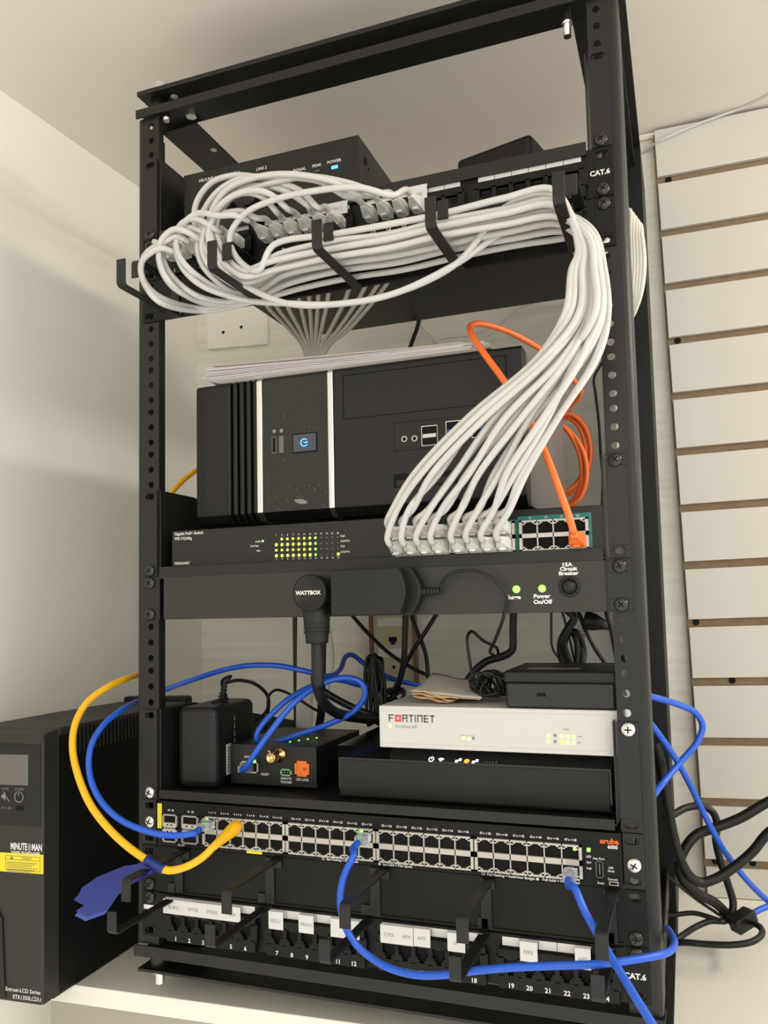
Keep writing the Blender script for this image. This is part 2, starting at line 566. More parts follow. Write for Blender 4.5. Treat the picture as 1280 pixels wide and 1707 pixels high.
part('top_crossbar', crossbar(546.5, True, 0), 'rack', rack, 0.5)
part('bottom_crossbar', crossbar(-330.5, False, 0), 'rack', rack, 0.5)
for s in (-1, 1):
    a, b = sorted((s * 199, s * 249))
    a, b = (243, 249) if s > 0 else (-242, -196)
    mb = MB(); mb.box(a, b, 30, 330, 539, 541)
    part('top_side_arm', mb, 'rack', rack, 0.4)
    mb = MB(); mb.box(a, b, 30, 330, -326, -324); mb.box(*sorted((s * 247, s * 249)), 30, 330, -324, -297)
    part('bottom_side_arm', mb, 'rack', rack, 0.4)
# rear uprights
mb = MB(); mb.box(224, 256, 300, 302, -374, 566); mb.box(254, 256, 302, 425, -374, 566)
part('rear_upright', mb, 'rack_shaded', rack, 0.4)
mb = MB(); mb.box(-226, -220, 300, 306, -374, 60)
part('rear_upright', mb, 'rack', rack, 0.4)
# swing plates above and below, carried on spacers
mb = MB(); mb.box(-249, 256, -3, 52, 563, 566); mb.box(206, 256, 52, 425, 563, 566); mb.box(-249, 256, -3, -1, 566, 568)
part('top_plate', mb, 'rack', rack, 0.4)
mb = MB(); mb.box(-250, 256, 2, 56, -348, -345); mb.box(-250, -205, 56, 330, -348, -345); mb.box(206, 256, 56, 330, -348, -345)
part('bottom_plate', mb, 'rack', rack, 0.4)
for x in (-232, 234):
    mb = MB(); mb.lathe((x, 14, 546.5), (0, 0, 1), [(0, 9.5), (16.4, 9.5)], 20)
    part('spacer', mb, 'rack', rack)
    mb = MB(); mb.lathe((x, 14, -330.5), (0, 0, -1), [(0, 9.5), (14.4, 9.5)], 20)
    part('spacer', mb, 'rack', rack)
    mb = MB(); mb.cyl((x, 14, 566.1), (x, 14, 569), 11, n=20); mb.cyl((x, 14, 569), (x, 14, 583), 8, n=6, smooth=False)
    part('pivot_bolt', mb, 'silver', rack, 0.4, label='zinc bolt head on the top plate' if x < 0 else None)
    mb = MB(); mb.cyl((x, 14, -348.1), (x, 14, -351), 8.5, n=6, smooth=False); mb.cyl((x, 14, -351), (x, 14, -362), 4.6, n=16)
    part('pivot_bolt', mb, 'silver', rack, 0.3, label='zinc bolt under the bottom plate' if x < 0 else None)
mb = MB(); mb.cyl((206, 12, 544), (206, 12, 517), 3.6); mb.cyl((206, 12, 533), (206, 12, 528), 4.6)
part('hanging_bolt', mb, 'silver', rack, label='bright bolt hanging from the top crossbar')
each('corner_nut', [MB().cyl((-196, 20, 544.4), (-196, 20, 541), 6.0, n=6, smooth=False), MB().cyl((-218, 6, 533), (-218, 6, 541), 3.5)], 'silver', rack, label='zinc nut at the top left corner')
each('bright_hole', [MB().cyl((-206.5, 80, 539.0), (-206.5, 80, 538.6), 3.6), MB().cyl((-212, 12, 563), (-212, 12, 562.6), 3.8)], 'paper', rack)


# ------------------------------------------------------------------ shelves
def shelf(name, label, n0, zf, lip, depth, cat='shelf', silver=False, screws=()):
    """cantilever shelf, ears two units tall from n0"""
    t = thing(name, label, cat, (0, 0, zf))
    mb = MB()
    mb.box(-222, 221, -3, depth, zf - 1.6, zf)
    mb.box(-219, 219.5, -5, -3, zf - 4.5, zf + lip)
    part('tray', mb, 'rack', t, 0.4)
    z1 = (n0 + 2) * U
    for s in (-1, 1):
        mb = MB()
        x0, x1 = sorted((s * 220.5, s * 222))
        mb.prism([(0, zf), (0, z1 - 0.5), (60, z1 - 0.5), (depth, zf + 28), (depth, zf)], x0, x1, 'x')
        part('side_wall', mb, 'rack', t)
    ear_pair(t, n0, n0 + 2)
    for x, z in screws:
        screw(t, x, z, -2.0, silver, random.uniform(0, 3))
    return t


shelf('rack_shelf', 'topmost two unit rack shelf, carrying the amplifier with the blue lamp', 9, 398.6, 7.5, 330,
      screws=[(-232, 10 * U - 44.45 + 6.35), (232, 9 * U + 6.35)])
shelf('rack_shelf', 'middle rack shelf carrying the tower computer and the switch with lime lamps', 1, 46.5, 7.5, 300,
      screws=[(-232, U + 6.35), (232, 3 * U - 6.35)])
shelf('rack_shelf', 'lowest rack shelf carrying the cream firewall and the black router', -4, -171.5, 4.0, 300, silver=True,
      screws=[(-232, -4 * U + 6.35), (233, -2 * U - 6.4)])


# ------------------------------------------------------------------ patch panels
PORT0 = [-198.0, -88.0, 22.0, 130.5]
def port_x(p): return PORT0[(p - 1) // 6] + 15.35 * ((p - 1) % 6)


def patch_panel(label, n, labels, screws):
    zb = n * U
    t = thing('patch_bay', label, 'patch panel', (0, 0, zb))
    mb = MB()
    mb.box(-224, 224, -2, 0, zb + 0.4, zb + U - 0.4)
    ears(mb, n, n + 1)
    mb.box(-222, 222, -2.0, 22, zb + U - 2, zb + U - 0.5)
    mb.box(-215, 215, 0, 22, zb + 5, zb + 40)
    part('panel', mb, 'rack_dim', t, 0.3)
    for b in range(4):
        x0 = PORT0[b] - 10.5; x1 = PORT0[b] + 5 * 15.35 + 10.5
        mb = MB(); mb.smooth = False
        mb.box(x0, x1, -3.2, -2, zb + 0.6, zb + 33)
        z0, z1 = zb + 10.5, zb + 26.5
        mb.box(x0, x1, -7.5, -3.2, zb + 0.8, z0 + 1.2)
        mb.box(x0, x1, -7.5, -3.2, z1 - 1.5, zb + 32)
        for k in range(7):
            xa = PORT0[b] + 15.35 * (k - 0.5)
            mb.box(xa - (4.8 if k == 0 else 2.1), xa + (4.8 if k == 6 else 2.1), -7.5, -3.2, z0, z1)
        for k in range(6):
            xc = PORT0[b] + 15.35 * k
            for sgn in (-1, 1):
                mb.box(*sorted((xc + sgn * 2.2, xc + sgn * 6)), -7.4, -3.2, z0 + 1, z0 + 4.2)
                mb.box(*sorted((xc + sgn * 3.6, xc + sgn * 6)), -7.3, -3.2, z0 + 4.2, z0 + 6.4)
        mb.use(1)
        for k in range(6):
            xc = PORT0[b] + 15.35 * k
            mb.box(xc - 5.6, xc + 5.6, -3.6, -3.1, z0 + 1, z1 - 1)
        mb.use(2)
        for k in range(6):
            xc = PORT0[b] + 15.35 * k
            for q in range(6):
                mb.box(xc - 3.6 + q * 1.3, xc - 3.2 + q * 1.3, -4.6, -3.6, z1 - 3.6, z1 - 2.6)
        part('port_block', mb, ['rack_dim', 'dark', 'print_k'], t, 0.25)
    for p in range(1, 25):
        decal('port_number', MB().text(str(p), port_x(p), zb + 3.6, 5.4, -7.65, bold=0.12), 'print_w', t)
    mb = MB()
    mb.text('CAT.6', 230.0, zb + 21.5, 6.3, -2.3, bold=0.22)
    decal('lettering', mb, 'print_w', t)
    for b in range(4):
        for k in range(6):
            if (b * 6 + k + 1) in labels['strip']:
                xc = PORT0[b] + 15.35 * k
                part('label_strip', box1(xc - 7.4, xc + 7.4, -2.6, -2.0, zb + 33.6, zb + 40.6), 'paper', t, label='white paper strip')
    for (xa, xb, za, zc, words) in labels['tags']:
        mb = MB(); mb.box(xa, xb, -8.3, -7.7, zb + za, zb + zc); mb.box(xa, xb, -7.7, -2.6, zb + zc - 0.5, zb + zc)
        mb.use(1)
        for (wx, w) in words:
            mb.text(w, wx, zb + (za + zc) / 2 - 0.5, 4.6, -8.4, italic=0.1, sx=1.0)
        part('handwritten_tag', mb, ['paper', 'print_g'], t, label='white tag with grey handwriting')
    for x, z in screws:
        screw(t, x, z, -2, rot=random.uniform(0, 3))
    return t


patch_panel('upper patch panel with white cables plugged into its left ports', 8,
            dict(strip=set(range(1, 25)), tags=[(-25.5, -3.5, 28, 40.5, [(-14, 'MA12')]), (58, 76, 24, 40.5, [(68, 'IN2')])]),
            [(232, 8 * U + 6.35), (-232, 9 * U - 6.35)])
patch_panel('lower patch panel with empty ports and handwritten tags', -7,
            dict(strip=(set(range(1, 25)) - {23}), tags=[
                (-212, -126, 27, 40.5, [(-200, 'BURG'), (-178, 'WYSE'), (-157, 'SPARE'), (-136, 'MGR')]),
                (-96, -81, 25, 40.8, [(-88.5, 'REG1')]), (-65, -50, 25, 40.8, [(-57, 'PRINT')]),
                (-33, -5, 25, 40.8, []), (15, 46, 25.5, 40.8, [(23, 'CM3'), (39, 'AP4')]), (45.5, 61, 26, 41, [(53, 'AP5')]),
                (76.5, 92, 25.5, 40.8, [(84, 'SP')]), (139, 153.5, 25, 40.8, [(146, 'FIRE')]), (184, 196.5, 24.5, 40.8, [(190, 'AP2')])]),
            [(232, -6 * U - 6.35), (-232, -6 * U - 6.35)])
mb = MB(); mb.box(-239, -222, -2.4, -2.0, -7 * U + 26.5, -7 * U + 30.5)
for o in list(bpy.data.objects):
    if o.get('label', '').startswith('lower patch panel'):
        part('small_sticker', mb, 'print_w', o)


# ------------------------------------------------------------------ cable managers
def finger(mb, x, w, z, zt, yr, yt=-76.0):
    """flat strap from the plate out to yt, then bent to reach zt (up or down)"""
    th = 2.0
    up = 1 if zt > z else -1
    x0, x1 = x - w / 2, x + w / 2
    r = 5.0
    prof = [(yr, z), (yt + r, z)]
    for k in range(1, 6):
        q = math.pi / 2 * k / 5
        prof.append((yt + r - r * math.sin(q), z + up * (r - r * math.cos(q))))
    prof.append((yt, zt))
    inner = []
    for i, (y, zz) in enumerate(prof):
        if i < 2: inner.append((y, zz + up * th))
        elif i == len(prof) - 1: inner.append((y + th, zz))
        else:
            q = math.pi / 2 * (i - 1) / 5
            inner.append((yt + r - (r - th) * math.sin(q), z + up * (r - (r - th) * math.cos(q))))
    poly = prof + inner[::-1]
    mb.prism(poly, x0, x1, 'x')


def manager(label, n, lo, up, screws):
    zb = n * U
    t = thing('cable_manager', label, 'cable manager', (0, 0, zb))
    mb = MB()
    mb.box(-224, 224, -2, 0, zb + 0.4, zb + U - 0.4)
    ears(mb, n, n + 1)
    mb.box(-205, 222, -3.2, -2, zb + 0.4, zb + 2.2)
    part('panel', mb, 'rack_dim', t, 0.3)
    for (x, z, zt, y), xu in zip(lo, [q[0] for q in up]):
        mb = MB(); xm = (x + xu) / 2
        mb.box(xm - 4.75, xm + 4.75, -4, -2, zb + 1.0, zb + U - 1.5)
        finger(mb, x, 9.5, zb + z, zb + zt, -2.0, y)
        mb.box(x - 4.75, x + 4.75, -4, -2, zb + 1.0, zb + 10)
        part('lower_finger', mb, 'rack', t, 0.5)
    for x, z, zt, y in up:
        mb = MB()
        finger(mb, x, 9.5, zb + z, zb + zt, -2.0, y)
        mb.box(x - 4.75, x + 4.75, -4, -2, zb + 34, zb + U - 1.5)
        part('upper_finger', mb, 'rack', t, 0.5)
    for x, z in screws:
        screw(t, x, z, -2, rot=random.uniform(0, 3))
    return t


manager('upper cable manager holding the bundle of white cables', 7,
        [(x, -0.5, 25.5, -93) for x in (-197, -99, 3.5, 104, 206)],
        [(x, 38.5, 20.0, -64) for x in (-203, -102, 1.0, 106, 212)], [(232, 8 * U - 6.35)])
manager('lower cable manager below the long row of switch ports', -6,
        [(x, -6.0, 14, -92) for x in (-205, -105, 0, 107, 211)],
        [(x, U - 1.0, 24, -92) for x in (-190, -89, 18, 113.5, 215)], [(-232, -6 * U + 6.35), (232, -6 * U + 6.35)])
# ================================================================== amplifier and box on the top shelf
def rj_block(mb, xs, z, w, h, y, y1, top=True, mi=(0, 1), notch=True):
    """row of RJ45 openings: bezel bars are drawn by the caller; here the recess and its stepped keyway"""
    for x in xs:
        mb.use(mi[1]); mb.box(x - w / 2, x + w / 2, y1 - 0.4, y1, z - h / 2, z + h / 2)
        mb.use(mi[0])
        zz = (z + h / 2, 1) if top else (z - h / 2, -1)
        if notch:
            for sgn in (-1, 1):
                a, b = sorted((x + sgn * 2.6, x + sgn * w / 2)); c, d = sorted((zz[0], zz[0] - zz[1] * 1.2))
                mb.box(a, b, y, y1, c, d)
                a, b = sorted((x + sgn * 4.4, x + sgn * w / 2)); c, d = sorted((zz[0], zz[0] - zz[1] * 2.3))
                mb.box(a, b, y, y1, c, d)


def port_grid(mb, x0, x1, z0, z1, cols, y, depth, top_rows=(True, False), bar=0.9, mid=5.0, edge=2.0, w_edge=2.4):
    """bezel of 2 rows x cols RJ45 openings between x0..x1, z0..z1"""
    y1 = y + depth
    mb.use(0)
    zm = (z0 + z1) / 2
    mb.box(x0, x1, y, y1, z1 - edge, z1); mb.box(x0, x1, y, y1, z0, z0 + edge); mb.box(x0, x1, y, y1, zm - mid / 2, zm + mid / 2)
    pitch = (x1 - x0 - 2 * w_edge + bar) / cols
    xs = []
    mb.box(x0, x0 + w_edge, y, y1, z0, z1); mb.box(x1 - w_edge, x1, y, y1, z0, z1)
    for k in range(cols):
        a = x0 + w_edge + pitch * k
        xs.append(a + (pitch - bar) / 2)
        if k: mb.box(a - bar, a, y, y1, z0, z1)
    h = zm - mid / 2 - z0 - edge
    for tr, zc in ((True, zm + mid / 2 + h / 2), (False, zm - mid / 2 - h / 2)):
        rj_block(mb, xs, zc, pitch - bar, h, y + 0.3, y1, tr)
    return xs, zm + mid / 2 + h / 2, zm - mid / 2 - h / 2


AX0, AX1, AY, AZ0, AZ1 = -206, -2, 20, 404, 477
t = thing('audio_amplifier', 'black half width audio amplifier with a blue power lamp on the top shelf', 'amplifier', ((AX0 + AX1) / 2, AY, AZ0 - 5))
mb = MB(); mb.box(AX0, AX1, AY, AY + 215, AZ0, AZ1)
part('case', mb, 'rack', t, 0.8)
each('foot', [MB().cyl((x, y, AZ0 + 0.2), (x, y, 398.8), 7) for x in (AX0 + 15, AX1 - 15) for y in (AY + 20, AY + 190)], 'rubber', t)
mb = MB()
Y = AY - 0.15
for px_, w in (((346, 299), 'MIC/LINE 1'), ((391, 289), 'LINE 1'), ((436, 281), 'LINE 2'), ((499, 283), 'SIGNAL'), ((528, 276), 'PEAK'), ((557, 269), 'POWER')):
    p = at(*px_, AY); mb.text(w, p.x, p.z, 4.4, Y, bold=0.06)
decal('lettering', mb, 'print_w', t)
p = at(558, 279, AY)
mb = MB(); mb.box(p.x - 3.6, p.x + 3.6, AY - 1.0, AY, p.z - 1.7, p.z + 1.7); part('power_lamp', mb, 'led_b', t, 0.5, label='lit blue lamp')
for px_ in ((529, 285), (499, 291), (437, 290)):
    p = at(*px_, AY); part('unlit_lamp', box1(p.x - 2.6, p.x + 2.6, AY - 0.5, AY, p.z - 0.9, p.z + 0.9), 'led_off', t)
each('volume_knob', [MB().lathe((x, AY, 430), (0, -1, 0), [(0, 8), (9, 7.2), (10, 6.4), (10.2, 0)], 24) for x in (-178, -150, -122, -94)], 'plastic', t)
each('side_hole', [MB().cyl((AX1 - 0.4, AY + 18, 459), (AX1 + 0.5, AY + 18, 459), 4, n=16), MB().cyl((AX1 - 0.4, AY + 26, 455), (AX1 + 0.4, AY + 26, 455), 1.6, n=10), box1(AX1 - 0.4, AX1 + 0.3, AY + 44, AY + 52, 420, 436)], 'dark', t)

WM = Matrix.Translation(Vector((134, 118, 399))) @ Matrix.Rotation(math.radians(-14), 4, 'Z')
t = thing('media_box', 'small black box standing behind the upper patch panel on the top shelf right', 'box', WM.translation)
mb = MB(); mb.boxm(-46, 38, -42, 45, 0.5, 71, WM); part('case', mb, 'plastic', t, 5.0, seg=3)
mb = MB(); mb.boxm(37.6, 38.5, -20, 30, 10, 50, WM); part('vent', mb, 'dark', t, label='dark vented side')

# ================================================================== PoE switch on the middle shelf
SX, SXR, SYF, SZ0, SZ1 = -209, 221, 2.5, 47, 90.5
t = thing('network_switch', 'wide black switch with rows of lime lamps on the middle shelf', 'switch', (6, SYF, SZ0))
mb = MB(); mb.box(SX, SXR, SYF, SYF + 240, SZ0 + 0.3, SZ1); part('case', mb, 'rack', t, 0.6)
mb = MB(); mb.text('Gigabit PoE+ Switch', -206, 87.2, 4.2, SYF - 0.15, 'LEFT', bold=0.06); mb.text('TPE-TG240g', -206, 82.2, 4.0, SYF - 0.15, 'LEFT', bold=0.06)
mb.text('TRENDNET', -206, 57, 3.6, SYF - 0.15, 'LEFT', bold=0.1)
for u, v, w in ((433, 903, 'PWR'), (430, 910, 'PoE Max'), (433, 918, 'Max')):
    p = at(u, v, SYF); mb.text(w, p.x + 1, p.z, 2.6, SYF - 0.15, 'RIGHT', bold=0.04)
for v, w in ((894, 'PoE'), (902, 'Link/Act'), (911, 'PoE'), (920, 'Link/Act')):
    p = at(566, v, SYF); mb.text(w, p.x + 1, p.z, 2.8, SYF - 0.15, 'LEFT', bold=0.04)
for k in range(12):
    p = at(460.5 + 9.35 * k, 893 - 0.32 * k, SYF)
    mb.text(str(2 * k + 1), p.x, p.z + 0.4, 2.4, SYF - 0.15, bold=0.03); mb.text(str(2 * k + 2), p.x, p.z - 22.8, 2.4, SYF - 0.15, bold=0.03)
decal('lettering', mb, 'print_w', t)
for k in range(12):
    for r in range(4):
        p = at(460.5 + 9.35 * k, 899 - 0.34 * k, SYF)
        z = p.z - 5.35 * r
        lit = (k < 8 and not (k == 0 and r == 0)) or (k == 11 and r == 3)
        if lit:
            big = r in (1, 3) and k < 7 or k == 11
            mb = MB(); mb.lathe((p.x, SYF, z), (0, -1, 0), [(0, 1.55 if big else 1.15), (0.6, 1.2), (0.9, 0.0)], 12)
            part('status_lamp', mb, 'led_g' if k == 7 else 'led_y', t)
for k in range(8, 12):
    for r in range(4):
        if k == 11 and r == 3: continue
        p = at(460.5 + 9.35 * k, 899 - 0.34 * k, SYF); part('unlit_lamp', MB().disc(p.x, p.z - 5.35 * r, 0.9, SYF - 0.2), 'led_off', t)
p = at(438, 902, SYF); mb = MB(); mb.lathe((p.x, SYF, p.z), (0, -1, 0), [(0, 1.2), (0.6, 1.0), (0.8, 0)], 12); part('status_lamp', mb, 'led_g', t)
part('port_faceplate', box1(147.5, 210.5, SYF - 0.8, SYF, 52.5, 84.5), 'teal', t, label='teal plate around the ports')
part('port_faceplate', box1(30, 147.3, SYF - 0.6, SYF, 52.5, 82), 'teal', t)
mb = MB(); PGX, PGZ1, PGZ0 = port_grid(mb, 149.5, 208, 53.6, 80.2, 4, SYF - 6, 5, mid=3.6, edge=1.5)
part('port_block', mb, ['bezel', 'dark'], t)
WPX = []
for (a, b) in ((32.5, 88.5), (89.5, 145.5)):
    mb = MB(); xs, _, _ = port_grid(mb, a, b, 53.6, 80.2, 4, SYF - 6, 5, mid=3.6, edge=1.5); WPX += xs
    part('port_block', mb, ['bezel', 'dark'], t)
mb = MB()
for k, x in enumerate(PGX): mb.text(str(17 + 2 * k), x, 82.4, 2.6, SYF - 0.95, bold=0.03)
decal('port_number', mb, 'print_w', t)

# ================================================================== tower computer lying on its side
PX0, PX1, PYF, PZ0, PZ1 = -198, 151, 30, 98, 246.5
t = thing('desktop_computer', 'black tower computer lying on its side with two silver stripes', 'computer', ((PX0 + PX1) / 2, PYF, 90.8))
mb = MB(); mb.box(PX0 + 6, PX1, PYF + 22, PYF + 262, PZ0 + 1, PZ1 - 0.5); part('case', mb, 'case_grey', t, 1.2, label='grey steel case')
each('foot', [MB().cyl((x, y, PZ0 + 1.5), (x, y, 90.8), 9) for x in (PX0 + 40, PX1 - 40) for y in (PYF + 50, PYF + 230)], 'rubber', t)


def bay(x0, x1, y0, m, name, bev=1.0, ch=9.0, label=None, parent=t):
    """front panel section with chamfered lower and upper edges"""
    mb = MB()
    mb.prism([(y0, PZ0 + ch), (y0 + ch, PZ0), (PYF + 24, PZ0), (PYF + 24, PZ1), (y0 + 3, PZ1), (y0, PZ1 - 3)], x0, x1, 'x')
    return part(name, mb, m, parent, bev, label=label)


def pcx(u, v=760): return at(u, v, PYF).x


xa = [pcx(327), pcx(384), pcx(429), pcx(438), pcx(548), pcx(557)]
bay(PX0, xa[1], PYF, 'plastic', 'end_cap', 1.5)
mb = MB(); mb.box(pcx(340), pcx(377), PYF - 0.25, PYF + 1, PZ0 + 22, PZ1 - 12); part('inset_panel', mb, 'plastic', t, 0.4)
fx = [xa[1] + (xa[2] - xa[1]) * k / 4 for k in range(5)]
bay(xa[1], xa[2], PYF + 7, 'dark', 'vent_back', 0.3)
for k in range(4):
    bay(fx[k] + 3.0, fx[k + 1] - 0.3, PYF + 0.5, 'plastic', 'vent_fin', 0.8)
bay(xa[2], xa[3], PYF - 1.2, 'silver', 'silver_stripe', 0.6, label='bright silver stripe')
glossp = bay(xa[3], xa[4], PYF, 'gloss', 'glossy_panel', 0.6, label='glossy black panel')
bay(xa[4], xa[5], PYF - 1.2, 'silver', 'silver_stripe', 0.6, label='bright silver stripe')
bay(xa[5], PX1, PYF, 'plastic', 'drive_panel', 1.2)
a = at(571, 630, PYF); b = at(571, 700, PYF); c = at(843, 580, PYF)
mb = MB()
G = 0.9
for (x0, x1, z0, z1) in ((a.x, c.x, b.z, b.z + G), (a.x, a.x + G, b.z, PZ1 - 8), (a.x, c.x, PZ1 - 9, PZ1 - 8), (c.x - G, c.x, b.z, PZ1 - 8)):
    mb.box(x0, x1, PYF - 0.12, PYF + 0.6, z0, z1)
a2 = at(656, 706, PYF); b2 = at(656, 753, PYF)
for (x0, x1, z0, z1) in ((a2.x, c.x, a2.z, a2.z + 0.5), (a2.x, c.x, b2.z, b2.z + 0.5), (a2.x, a2.x + 0.5, b2.z, a2.z)):
    mb.box(x0, x1, PYF - 0.12, PYF + 0.6, z0, z1)
part('bay_seam', mb, 'dark', t)
mb = MB(); a = at(656, 791, PYF); mb.box(a.x, a.x + 64, PYF - 0.15, PYF + 0.6, a.z - 13, a.z); part('floppy_slot', mb, 'dark', t)
mb = MB(); a = at(656, 791, PYF); mb.box(a.x + 3, a.x + 60, PYF - 0.4, PYF - 0.1, a.z - 12, a.z - 6); part('floppy_flap', mb, 'plastic', t)
for u, v in ((674, 732), (691, 731)):
    p = at(u, v, PYF); mb = MB(); mb.lathe((p.x, PYF, p.z), (0, -1, 0), [(0, 3.1), (0.7, 3.1), (0.7, 1.9), (0.1, 1.8), (0.1, 0)], 18)
    mb.m = [0] * len(mb.m); mb.use(1); mb.disc(p.x, p.z, 1.9, PYF - 0.25)
    part('audio_jack', mb, ['bezel', 'dark'], t)
for u, v, m in ((716, 726, 'paper'), (757, 718, 'usb_blue'), (800, 712, 'usb_blue')):
    p = at(u, v, PYF); mb = MB()
    mb.box(p.x - 8, p.x + 8, PYF - 0.5, PYF, p.z - 9.5, p.z + 9.5)
    mb.use(1); mb.box(p.x - 7.4, p.x + 7.6, PYF - 0.7, PYF - 0.4, p.z - 9.0, p.z + 8.8)
    mb.use(2); mb.box(p.x - 6.6, p.x + 6.6, PYF - 1.0, PYF - 0.6, p.z - 2, p.z + 1.6)
    part('usb_port', mb, ['silver', 'dark', m], t)
# power button and indicators
p = at(508, 738, PYF)
mb = MB(); mb.box(p.x - 13.8, p.x + 13.8, PYF - 0.3, PYF, p.z - 10, p.z + 10); part('button_surround', mb, 'dark', t, 0.2)
mb = MB(); mb.box(p.x - 12.6, p.x + 12.6, PYF - 1.2, PYF - 0.3, p.z - 8.8, p.z + 8.8)
btn = part('power_button', mb, 'button', t, 0.8, label='grey button with a glowing blue power sign')
mb = MB()
pts = [(p.x + 3.7 * math.cos(q), PYF - 1.4, p.z + 3.7 * math.sin(q)) for q in [math.radians(35 + 290 * k / 24) for k in range(25)]]
mb.tube(pts, 0.55, 6); mb.tube([(p.x - 0.5, PYF - 1.4, p.z), (p.x + 4.2, PYF - 1.4, p.z)], 0.55, 6)
part('power_sign', mb, 'led_b', btn)
for u, v, m in ((457, 742, 'dark'), (469, 741, 'lcd')):
    p = at(u, v, PYF); mb = MB()
    mb.box(p.x - 2.6, p.x + 2.6, PYF - 0.4, PYF, p.z - 8.6, p.z + 8.6); mb.use(1); mb.box(p.x - 1.7, p.x + 1.7, PYF - 0.6, PYF - 0.3, p.z - 7.6, p.z + 7.6)
    part('indicator', mb, ['lcd', m], t, 0.3)
    q = at(u, v - 23, PYF); mb = MB(); mb.disc(q.x, q.z, 2.0, PYF - 0.15); part('indicator_mark', mb, 'print_g', t)
mb = MB(); p = at(502, 836, PYF)
mb.add([(p.x + 7 * math.cos(q) - 0, PYF - 0.15, p.z + 2.4 * math.sin(q) - 1.2 * math.cos(q)) for q in [2 * math.pi * k / 20 for k in range(20)]], [list(range(20))], False)
part('oval_badge', mb, 'print_g', t)
rnd = random.Random(3); mb = MB()
for k in range(46):
    p = at(rnd.uniform(443, 545), rnd.uniform(790, 850) if k % 4 else rnd.uniform(690, 790), PYF); mb.disc(p.x, p.z, rnd.uniform(0.2, 0.55), PYF - 0.12, 6)
part('dust', mb, 'print_g', t)['kind'] = 'stuff'

# ================================================================== stack of sheets on the computer
rnd = random.Random(11)
zz = PZ1 + 0.1
for k in range(12):
    up = k / 11
    L = -175 + rnd.uniform(-9, 7) + (4 if k > 9 else 0) + (6 if k == 0 else 0)
    Rr = 114 + rnd.uniform(-14, 10) - 4 * up
    y0 = PYF - 9 + rnd.uniform(-4, 3); y1 = PYF + 205 + rnd.uniform(-6, 6)
    sk = rnd.uniform(-5, 5)
    mb = MB()
    nx = 14
    topv = []; 
    for i in range(nx + 1):
        f = i / nx
        x = L + (Rr - L) * f
        lift = (1 - f) ** 1.4 * (10.5 * up + 1.0) + 1.1 * (up ** 1.0) * (1 + 0.35 * math.sin(f * 6 + k)) + 0.5 * up
        fold = 0.0
        for y, fy in ((y0 + sk * f, 0), ((y0 + y1) / 2, 0.5), (y1, 1)):
            topv.append(Vector((x, y, zz + 0.44 * k + lift * (1 - 0.25 * fy))))
    vs = topv + [v - Vector((0, 0, 0.32)) for v in topv]
    n = len(topv); fs = []
    for i in range(nx):
        for j in range(2):
            a = i * 3 + j
            fs.append((a, a + 3, a + 4, a + 1)); fs.append((n + a, n + a + 1, n + a + 4, n + a + 3))
        fs.append((i * 3, n + i * 3, n + i * 3 + 3, i * 3 + 3)); fs.append((i * 3 + 2, i * 3 + 5, n + i * 3 + 5, n + i * 3 + 2))
    fs.append((0, 1, n + 1, n)); fs.append((1, 2, n + 2, n + 1)); e = nx * 3
    fs.append((e, n + e, n + e + 1, e + 1)); fs.append((e + 1, n + e + 1, n + e + 2, e + 2))
    mb.add(vs, fs, False)
    o = part('paper_sheet', mb, 'sheet2' if k in (0, 3, 11) else 'sheet', None, base=(-30, PYF + 100, zz + 0.44 * k))
    if k == 11: tag(o, 'topmost curled sheet of the paper stack on the tower computer', 'paper', 'sheets stacked on the computer')
    elif k == 0: tag(o, 'lowest sheet of the paper stack, lying straight on the tower computer', 'paper', 'sheets stacked on the computer')
    else: tag(o, 'loose white sheet within the paper stack on the tower computer', 'paper', 'sheets stacked on the computer')

# ================================================================== power conditioner, one unit
t = thing('power_conditioner', 'black power strip panel with two green lamps and a breaker button', 'power strip', (0, 0, 0))
mb = MB(); mb.box(-213, 219.5, -6, 170, 0.8, U - 0.8); part('case', mb, 'rack_sheen', t, 0.7)
ear_pair(t, 0, 1, 220.5)
Y = -6.15
mb = MB()
mb.text('15A', 189.5, 40.6, 4.4, Y, bold=0.2, sx=1.2); mb.text('Circuit', 190.5, 37.0, 4.2, Y, bold=0.2, sx=1.2); mb.text('Breaker', 190.5, 33.3, 4.2, Y, bold=0.2, sx=1.2)
mb.text('Surge', 143.5, 14.3, 4.8, Y, bold=0.2, sx=1.1); mb.text('Power', 167.5, 14.6, 4.8, Y, bold=0.2, sx=1.1); mb.text('On/Off', 168, 9.8, 4.8, Y, bold=0.2, sx=1.1)
decal('lettering', mb, 'print_w', t)
for x in (146, 168):
    mb = MB(); mb.lathe((x, -6, 21.2), (0, -1, 0), [(0, 3.2), (0.8, 3.2), (0.8, 2.3), (2.2, 2.0), (3.0, 1.2), (3.2, 0)], 16)
    part('status_lamp', mb, 'led_g', t)
mb = MB(); mb.lathe((191, -6, 22.3), (0, -1, 0), [(0, 9.0), (1.6, 8.8), (2.2, 8.2), (2.2, 6.2), (1.2, 5.8), (1.2, 5.0), (6.5, 4.6), (7.2, 3.8), (7.3, 0)], 28)
part('breaker_button', mb, 'plastic', t)
for x, z in ((-232, 6.35), (-232, 38.1), (232, 38.1), (232, 6.35)): screw(t, x, z, -2.0, rot=random.uniform(0, 3))

